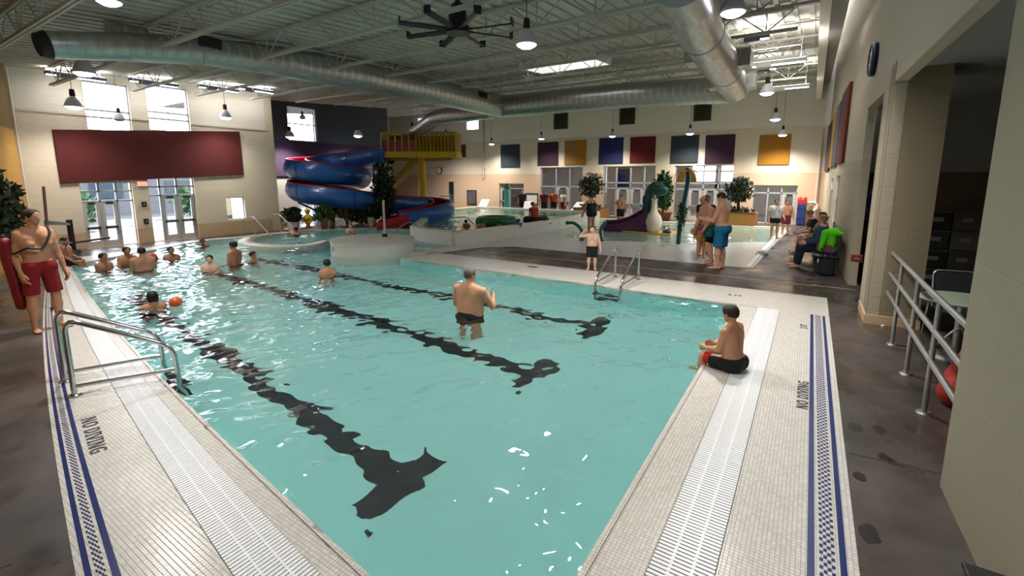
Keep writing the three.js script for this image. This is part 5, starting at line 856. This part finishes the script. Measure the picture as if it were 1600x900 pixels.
seat('person with pale hair leaning over a device on the bench, farthest of three', 0.24, -15.4, { hair: 'blond', lean: 0.3, nod: 0.3, wear: [{ k: 'shirt', m: trunk(0x191a1f), sleeve: 0.6 }, { k: 'shorts', m: trunk(0x22222a), to: 0.7 }] });
// ---------- rails, ladders, furniture ----------
{
  const grab = (label, rails, treads) => {
    const t = thing('pool_handrail', label, 'handrail');
    for (const [p, q, hi, lo, ex] of rails) {
      const d = v(q[0] - p[0], 0, q[1] - p[1]), L = d.length(); d.normalize(); const X = (s, y) => [p[0] + d.x * s, y, p[1] + d.z * s];
      const g = obj('rail', bent([X(0, 0), X(0, hi), X(L, lo), X(L + ex, -0.55)], 0.024, 0.14, 14), M.steel, t);
      obj('flange', lathe([[0, 0.004], [0.06, 0.004], [0.055, 0.02], [0.03, 0.03], [0, 0.03]]).translate(p[0], 0, p[1]), M.steel, t);
      obj('lower_bar', bar(X(0, 0.1), X(L + ex * 0.3, 0.1), 0.019), M.steel, t);
    }
    for (const [a, b, y] of treads ?? []) obj('tread', beam([a[0], y, a[1]], [b[0], y, b[1]], 0.12, 0.03), M.dark, t);
  };
  grab('pair of chrome handrails arching over the near-left tile edge into the water', [[[-5.98, -1.26], [-5.62, -2.0], 0.8, 0.36, 0.05], [[-6.5, -1.32], [-6.2, -2.08], 0.8, 0.36, 0.05]], [[[-5.6, -2.07], [-6.18, -2.13], -0.3], [[-5.6, -2.07], [-6.18, -2.13], -0.55]]);
  grab('pair of chrome ladder rails at the far pool edge near the small boy', [[[-3.45, -9.52], [-3.42, -8.35], 0.68, 0.18, 0.08], [[-2.93, -9.5], [-2.9, -8.35], 0.68, 0.18, 0.08]], [[[-3.42, -8.25], [-2.9, -8.25], -0.28], [[-3.42, -8.25], [-2.9, -8.25], -0.52]]);
  const steps = (label, pts, posts, r = 0.022) => { const t = thing('stair_rail', label, 'handrail'); obj('rail', bent(pts, r, 0.1, 10), M.rail, t); for (const [a, b] of posts) obj('post', bar(a, b, r * 0.9), M.rail, t); };
  steps('sloping white stair rail at the far-left pool lip, left of a pair', [[-17.6, 0.0, -8.9], [-17.6, 0.62, -8.9], [-17.35, 0.72, -9.15], [-16.55, 0.0, -9.35]], [[[-17.3, 0, -9.15], [-17.3, 0.68, -9.17]]]);
  steps('sloping white stair rail at the far-left pool lip, right of a pair', [[-17.9, 0.0, -10.0], [-17.9, 0.65, -10.0], [-17.5, 0.72, -10.25], [-16.6, 0.0, -10.5]], [[[-17.45, 0, -10.25], [-17.45, 0.68, -10.27]]]);
  steps('long curved rail beside the steps of the white river wall', [[-11.5, -0.3, -11.3], [-10.9, 0.5, -12.0], [-10.55, 0.75, -12.4], [-10.1, 0.78, -12.7], [-9.9, 0.5, -12.9]], [[[-9.45, 0, -11.15], [-9.45, 0.55, -11.2]]]);
  steps('short curved rail at the mouth of the channel behind the island', [[-12.4, -0.3, -10.9], [-12.3, 0.35, -11.6], [-12.2, 0.55, -11.95], [-11.95, 0.45, -12.2], [-11.9, 0.1, -12.25]], []);
  // pipe guard rail at the right
  const guard = (label, P, posts, hs, r) => { const t = thing('guard_rail', label, 'railing'); for (const h of hs) obj(h === hs[0] ? 'top_rail' : 'mid_rail', bent([P[0], ...P.slice(1)].map(([x, z]) => [x, h, z]), r, 0.05, 12), M.rail, t); for (const [x, z] of posts) { obj('post', bar([x, 0, z], [x, hs[0], z], r * 0.85, r * 0.85, 12), M.rail, t); obj('base_plate', cyl(0.06, 0.05, 0.015, x, 0, z), M.rail, t); } };
  guard('grey three-bar pipe guard rail in the right opening', [[1.06, -8.62], [1.04, -6], [1.04, -3.2]], [[1.06, -8.45], [1.05, -7.5], [1.05, -6.42], [1.045, -5.4], [1.04, -4.3]], [1.08, 0.78, 0.5], 0.026);
  guard('second grey pipe rail behind the guard rail, deeper in the right opening', [[2.2, -8.0], [2.2, -4.0]], [[2.2, -7.8], [2.2, -6.4], [2.2, -5.0]], [0.95, 0.55], 0.02);
  // tall leaning pole behind the lifeguard, and the net with its black post
  const p = thing('reaching_pole', 'tall thin dark pole standing behind the lifeguard', 'pole'); obj('shaft', bar([-10.35, 0, -2.1], [-10.6, 2.0, -2.25], 0.02), std(0x4a2f30, 0.5), p); obj('foot', bar([-10.35, 0, -2.1], [-10.27, 0.03, -2.06], 0.03), M.dark, p);
  const n = thing('pool_net', 'black-taped volleyball net stretched from the left deck to a black post', 'net');
  obj('post', [bar([-17.6, 0.0, -4.15], [-17.6, 0.96, -4.15], 0.07, 0.07, 14), cyl(0.2, 0.16, 0.1, -17.6, 0, -4.15)], M.black, n); obj('top_tape', beam([-17.6, 0.84, -4.15], [-10.45, 1.42, -2.17], 0.02, 0.07), M.black, n); obj('bottom_tape', beam([-17.6, 0.3, -4.15], [-10.42, 1.12, -2.15], 0.02, 0.06), M.black, n);
  obj('boom', bar([-17.6, 0.3, -4.15], [-17.6, 0.36, -5.0], 0.03), M.black, n);
}
// bench, jackets, rescue board, life ring, towel
{
  const t = thing('bench', 'long dark bench against the right wall under three seated people', 'bench', [0.42, 0, -14.0]), dk = std(0x20242c, 0.6);
  for (let k = 0; k < 4; k++) obj('seat_slat', box(0.1, 0.035, 3.9, -0.24 + k * 0.13, 0.43, 0), dk, t);
  for (let k = 0; k < 3; k++) obj('back_slat', box(0.03, 0.1, 3.9, 0.2, 0.55 + k * 0.14, 0), dk, t);
  for (const z of [-1.8, 0, 1.8]) { obj('leg', [box(0.05, 0.42, 0.06, -0.2, 0.21, z), box(0.05, 0.9, 0.06, 0.2, 0.45, z), box(0.42, 0.05, 0.06, 0, 0.39, z)], dk, t); }
  const fold = (name, label, cat, prims, m) => { const j = thing(name, label, cat); const k = name === 'jacket' ? 'cloth' : 'fabric'; obj(k, blob(prims.map(([a, b, ra, rb]) => ({ a: v(...a).add(v(name === 'jacket' ? -0.13 : 0, 0, 0)), b: v(...b).add(v(name === 'jacket' ? -0.13 : 0, 0, 0)), ra, rb, k: 0.05 })), 0.014), m, j); return j; };
  const jk = fold('jacket', 'neon green jacket hung over the near end of the bench', 'jacket', [[[0.5, 0.92, -12.45], [0.66, 0.96, -12.4], 0.08, 0.09], [[0.5, 0.88, -12.5], [0.46, 0.55, -12.5], 0.1, 0.09], [[0.62, 0.9, -12.42], [0.6, 0.5, -12.4], 0.1, 0.07], [[0.66, 0.94, -12.35], [0.78, 0.93, -12.25], 0.06, 0.04]], trunk(0x5fe010)); obj('sleeve', blob([{ a: v(0.37, 0.9, -12.38), b: v(0.29, 0.6, -12.35), ra: 0.05, rb: 0.04, k: 0.02 }], 0.012), trunk(0x5fe010), jk);
  const tw = fold('towel_pile', 'striped towels and clothes heaped on the near end of the bench', 'towel', [[[0.3, 0.53, -12.6], [0.5, 0.53, -12.3], 0.1, 0.08], [[0.45, 0.55, -12.7], [0.55, 0.55, -12.4], 0.09, 0.09]], trunk(0x5f4d55)); obj('towel', blob([{ a: v(0.25, 0.62, -12.6), b: v(0.45, 0.62, -12.35), ra: 0.05, rb: 0.05, k: 0.02 }], 0.012), trunk(0xa23a32), tw);
  const bk = thing('backpack', 'dark backpack on the deck at the near end of the bench', 'bag', [0.42, 0, -12.2]); obj('bag', rbox(0.3, 0.42, 0.24, 0.08, 0, 0.21, 0), std(0x1b1d22, 0.8), bk); obj('pocket', rbox(0.06, 0.2, 0.18, 0.03, -0.16, 0.16, 0), std(0x2a2d33, 0.8), bk); obj('strap', pipe([[0.05, 0.4, -0.05], [0.0, 0.5, 0], [0.05, 0.4, 0.05]], 0.012, 12, 6), M.dark, bk);
  const b = thing('rescue_board', 'tall blue rescue board with a red top leaning on the far wall', 'rescue board', [-0.3, 0, -24.5]); obj('board', rbox(0.34, 1.0, 0.16, 0.06, 0, 0.5, 0), std(0x1f3678, 0.5), b); obj('red_top', [rbox(0.36, 0.28, 0.17, 0.06, 0, 1.06, 0), ball(0.08, -0.1, 1.2, 0), ball(0.08, 0.1, 1.2, 0)], std(0xb02a2a, 0.5), b); for (const y of [0.3, 0.75]) obj('strap', box(0.35, 0.03, 0.17, 0, y, 0), M.dark, b);
  const r = thing('life_ring', 'white life ring on the far wall right of the rescue board', 'life ring', [0.08, 0.85, -24.68]); obj('ring', new THREE.TorusGeometry(0.2, 0.055, 12, 36), std(0xe2ded6, 0.5), r); for (let k = 0; k < 4; k++) obj('band', tf(new THREE.TorusGeometry(0.058, 0.006, 6, 18), 0.2, 0, 0, 0, PI / 2).rotateZ(k * PI / 2 + 0.78), std(0xb0403a, 0.5), r);
  const w = fold('towel', 'small white crumpled towel on the right edge of the splash pad', 'towel', [[[-1.1, 0.05, -14.5], [-0.9, 0.05, -14.45], 0.06, 0.05], [[-1.0, 0.08, -14.5], [-0.95, 0.08, -14.5], 0.05, 0.05]], trunk(0xf0efec)); obj('corner', blob([{ a: v(-1.12, 0.03, -14.42), b: v(-1.16, 0.03, -14.35), ra: 0.03, rb: 0.02, k: 0.01 }], 0.008), trunk(0xf0efec), w);
  const fx = thing('fire_box', 'small red fire alarm box low on the pier behind the bench', 'alarm', [0.84, 0.62, -10.86]); obj('case', rbox(0.18, 0.14, 0.08, 0.01), std(0x7e2c22, 0.5), fx); obj('lever', box(0.08, 0.02, 0.02, 0, 0, 0.05), M.alu, fx);
}
// the alcove at the right: stacked crates, table, chair, gear
{
  const cols = [0x15181c, 0x55524b, 0x1c2b26, 0x3c3a36, 0x12151a, 0x4b4038]; let n = 0; const row = ['bottom', 'second', 'third', 'top'], col = ['left', 'middle', 'right'];
  for (let j = 0; j < 4; j++) for (let i = 0; i < 3; i++) {
    if (j === 3 && i === 2) continue; const x = 2.12 + i * 0.42, y = j * 0.38, t = thing('storage_crate', `dark storage crate in the alcove, ${row[j]} row, ${col[i]} stack`, 'crate', [x, y, -12.2], 0, 'crates stacked in the alcove'), m = std(cols[(n++ * 5 + j) % 6], 0.7);
    obj('side', [box(0.39, 0.34, 0.02, 0, 0.18, 0.19), box(0.39, 0.34, 0.02, 0, 0.18, -0.19), box(0.02, 0.34, 0.36, -0.185, 0.18, 0), box(0.02, 0.34, 0.36, 0.185, 0.18, 0)], m, t); obj('bottom', box(0.39, 0.02, 0.38, 0, 0.01, 0), m, t); obj('rim', [box(0.41, 0.035, 0.03, 0, 0.355, 0.195), box(0.41, 0.035, 0.03, 0, 0.355, -0.195), box(0.03, 0.035, 0.36, -0.19, 0.355, 0), box(0.03, 0.035, 0.36, 0.19, 0.355, 0)], std(0x45443e, 0.7), t); obj('label_plate', box(0.16, 0.08, 0.005, 0, 0.2, 0.203), std(0x77746a, 0.6), t);
  }
  const s = thing('speaker', 'small black loudspeaker box high on the alcove wall', 'speaker', [3.15, 1.95, -12.5]); obj('case', rbox(0.26, 0.4, 0.2, 0.02), M.black, s); obj('cone', [tf(lathe([[0, 0], [0.09, 0.03], [0.095, 0.035], [0, 0.005]]), 0, -0.06, 0.1, 0, PI / 2)], M.dark, s);
  const b = thing('exercise_ball', 'large blue ball standing in the dark second opening', 'ball', [1.3, 1.3, -12.15]); obj('ball', ball(0.34, 0, 0.34, 0, 1, 1, 1, 28), std(0x1d4a86, 0.5), b); obj('valve', ball(0.02, -0.2, 0.34, 0.275), M.dark, b);
  const shf = thing('gear_cabinet', 'dark red gear cabinet in the second opening under the blue ball', 'cabinet', [1.4, 0, -12.15]); obj('case', box(0.9, 1.25, 0.5, 0, 0.625, 0), std(0x4a1a1a, 0.6), shf); obj('door', [box(0.42, 0.9, 0.02, -0.22, 0.5, 0.26), box(0.42, 0.9, 0.02, 0.22, 0.5, 0.26)], std(0x2a1518, 0.6), shf); obj('top', box(0.95, 0.05, 0.55, 0, 1.275, 0), M.dark, shf);
  const t = thing('round_table', 'round pale green table behind the guard rail', 'table', [1.62, 0, -7.35]); obj('tabletop', lathe([[0, 0.7], [0.4, 0.7], [0.42, 0.715], [0.4, 0.73], [0, 0.73]], 40), std(0x8fa08c, 0.4), t); obj('pillar', cyl(0.04, 0.04, 0.7, 0, 0, 0), M.rail, t); obj('foot', [cyl(0.25, 0.2, 0.03, 0, 0, 0)], M.rail, t);
  const chair = (x, z, r, l, m) => { const c = thing('patio_chair', l, 'chair', [x, 0, z], r, 'chairs in the alcove'); obj('frame', [bent([[-0.24, 0, 0.22], [-0.24, 0.62, 0.2], [-0.24, 0.62, -0.2], [-0.26, 0, -0.28]], 0.014, 0.06, 8), bent([[0.24, 0, 0.22], [0.24, 0.62, 0.2], [0.24, 0.62, -0.2], [0.26, 0, -0.28]], 0.014, 0.06, 8), bent([[-0.22, 0.42, -0.18], [-0.22, 0.9, -0.3], [0.22, 0.9, -0.3], [0.22, 0.42, -0.18]], 0.014, 0.08, 8)], M.rail, c); obj('seat', rbox(0.44, 0.03, 0.44, 0.01, 0, 0.42, 0), m, c); obj('backrest', rbox(0.42, 0.42, 0.02, 0.01, 0, 0.68, -0.25, 0, -0.24), m, c); };
  chair(2.35, -7.6, -1.9, 'grey mesh patio chair right of the round table', std(0x6b675f, 0.7)); chair(1.75, -8.05, 0.1, 'dark patio chair behind the round table', std(0x2a2c30, 0.7));
  const bag = thing('net_bag', 'heap of red and orange netting bags beside the near pillar', 'bag', [1.42, 0, -5.85]); obj('bag', blob([{ a: v(0, 0.18, 0), b: v(0.05, 0.62, 0.02), ra: 0.2, rb: 0.1, k: 0.06 }, { a: v(-0.1, 0.12, 0.1), b: v(0.15, 0.14, 0.2), ra: 0.14, rb: 0.13, k: 0.06 }, { a: v(0.05, 0.3, 0.15), b: v(0.18, 0.52, 0.1), ra: 0.12, rb: 0.06, k: 0.05 }], 0.016), std(0x9c1f12, 0.7), bag); obj('orange_bag', blob([{ a: v(0.02, 0.1, 0.3), b: v(0.12, 0.34, 0.26), ra: 0.12, rb: 0.08, k: 0.05 }], 0.016), std(0xb8471a, 0.7), bag); obj('cord', pipe([[-0.05, 0.62, 0], [-0.15, 0.75, 0.1], [-0.3, 0.55, 0.1]], 0.01, 16, 6), std(0xb9b3a4, 0.7), bag);
  const bin = thing('blue_bin', 'corner of a low dark blue bin at the foot of the near pillar', 'bin', [0.89, 0, -2.72]); obj('case', rbox(0.16, 0.2, 0.5, 0.015, 0, 0.1, 0), std(0x17405a, 0.5), bin); obj('lid', rbox(0.18, 0.03, 0.52, 0.01, 0, 0.21, 0), M.black, bin);
  for (const [x, z, r] of [[0.49, -4.75, 0.07], [0.67, -4.81, 0.06], [0.65, -4.34, 0.05], [0.7, -4.29, 0.04], [0.47, -3.29, 0.075], [0.51, -5.56, 0.06], [0.47, -3.93, 0.05]]) { const p = []; for (let k = 0; k < 18; k++) { const a = k * PI / 9, q = r * (0.65 + 0.7 * fbm(x * 9 + Math.cos(a) * 1.5 + 30, z * 9 + Math.sin(a) * 1.5 + 90, 4096, 17, 3)); p.push([x + q * 0.8 * Math.cos(a), z + q * 1.3 * Math.sin(a)]); } obj('wet_patch', plate(p, 0, 0.0015), std(0x2b231d, 0.3), floor); }
}
for (const [x, y0, y1, l] of [[-18.15, 2.1, 6.1, 'thin vertical pipe on the far wall right of the slide tower'], [0.2, 0, 4.2, 'thin vertical pipe in the far right corner of the hall']]) { const t = thing('wall_pipe', l, 'pipe', [x, 0, -24.72]); obj('pipe', cyl(0.05, 0.05, y1 - y0, 0, y0, 0, 12), std(0xc9bfae, 0.6), t); for (const k of [0.15, 0.5, 0.85]) obj('bracket', box(0.16, 0.05, 0.08, 0, lerp(y0, y1, k), -0.03), M.alu, t); }
// far-deck furniture
for (const [x, z, r, l] of [[-13.3, -22.2, 0.4, 'white lounge chair on the far deck left of the dark-red bather'], [-11.0, -22.9, -0.3, 'white lounge chair on the far deck near the storefront window'], [-16.9, -22.6, 0.2, 'white lounge chair on the far deck behind the slide runout']]) {
  const t = thing('lounge_chair', l, 'lounge chair', [x, 0, z], r, 'lounge chairs on the far deck'); for (let k = 0; k < 7; k++) obj('slat', box(0.55, 0.02, 0.12, 0, 0.32, -0.3 + k * 0.15), std(0xd9d8d2, 0.5), t); obj('backrest', box(0.55, 0.02, 0.7, 0, 0.55, -0.6, 0, 0.7), std(0xd9d8d2, 0.5), t); for (const [a, b] of [[-0.24, -0.3], [0.24, -0.3], [-0.24, 0.65], [0.24, 0.65]]) obj('leg', cyl(0.02, 0.02, 0.31, a, 0, b, 8), std(0xd9d8d2, 0.5), t);
}
{ const t = thing('teal_post', 'tall teal post with a dark green cap before the far-left glass door', 'post', [-14.9, 0.0, -22.6]); obj('shaft', cyl(0.16, 0.16, 1.5, 0, 0, 0), std(0x4f9d94, 0.4), t); obj('cap', cyl(0.18, 0.1, 0.3, 0, 1.5, 0), std(0x164f3a, 0.4), t); 
  const u = thing('teal_post', 'tall teal post with dark upper half behind the slide runout', 'post', [-17.6, 0, -20.8]); obj('shaft', cyl(0.14, 0.14, 1.2, 0, 0, 0), std(0x2c5a58, 0.4), u); obj('cap', cyl(0.15, 0.15, 0.7, 0, 1.2, 0), std(0x1c1a2a, 0.4), u); obj('arm', bar([-0.9, 1.05, 0], [0, 1.05, 0], 0.03), M.dark, u); }
// ---------- outdoors, seen through the left glass ----------
struct('ground', [box(60, 0.2, 70, -49, -0.5, -8)], std(0x33373a, 0.9));
{
  const t = thing('building', 'pale flat-roofed building outside the left glass doors', 'building', [-44, -0.4, -14]); obj('wall', box(6, 3.2, 30, 0, 1.6, 0), std(0x55565a, 0.8), t); obj('roof', box(6.6, 0.3, 30.6, 0, 3.35, 0), std(0x5d6066, 0.8), t); for (let k = 0; k < 6; k++) obj('window', box(0.1, 1.2, 1.8, 3.02, 1.7, -11 + k * 4.4), std(0x39424a, 0.2), t);
  for (const [x, z, l] of [[-30, -7, 'green shrub outside the left-hand glass doors'], [-32, -13.5, 'green shrub outside the right-hand glass doors']]) { const s = thing('shrub', l, 'shrub', [x, -0.4, z]); obj('stem', bar([0, 0, 0], [0, 1, 0], 0.06, 0.04), std(0x3f3222, 0.8), s); leaves(s, 500, [0, 1.0, 0], [1.3, 0.9, 1.3], 0.35, MD, 0.2); }
}
renderer.render(scene, camera);
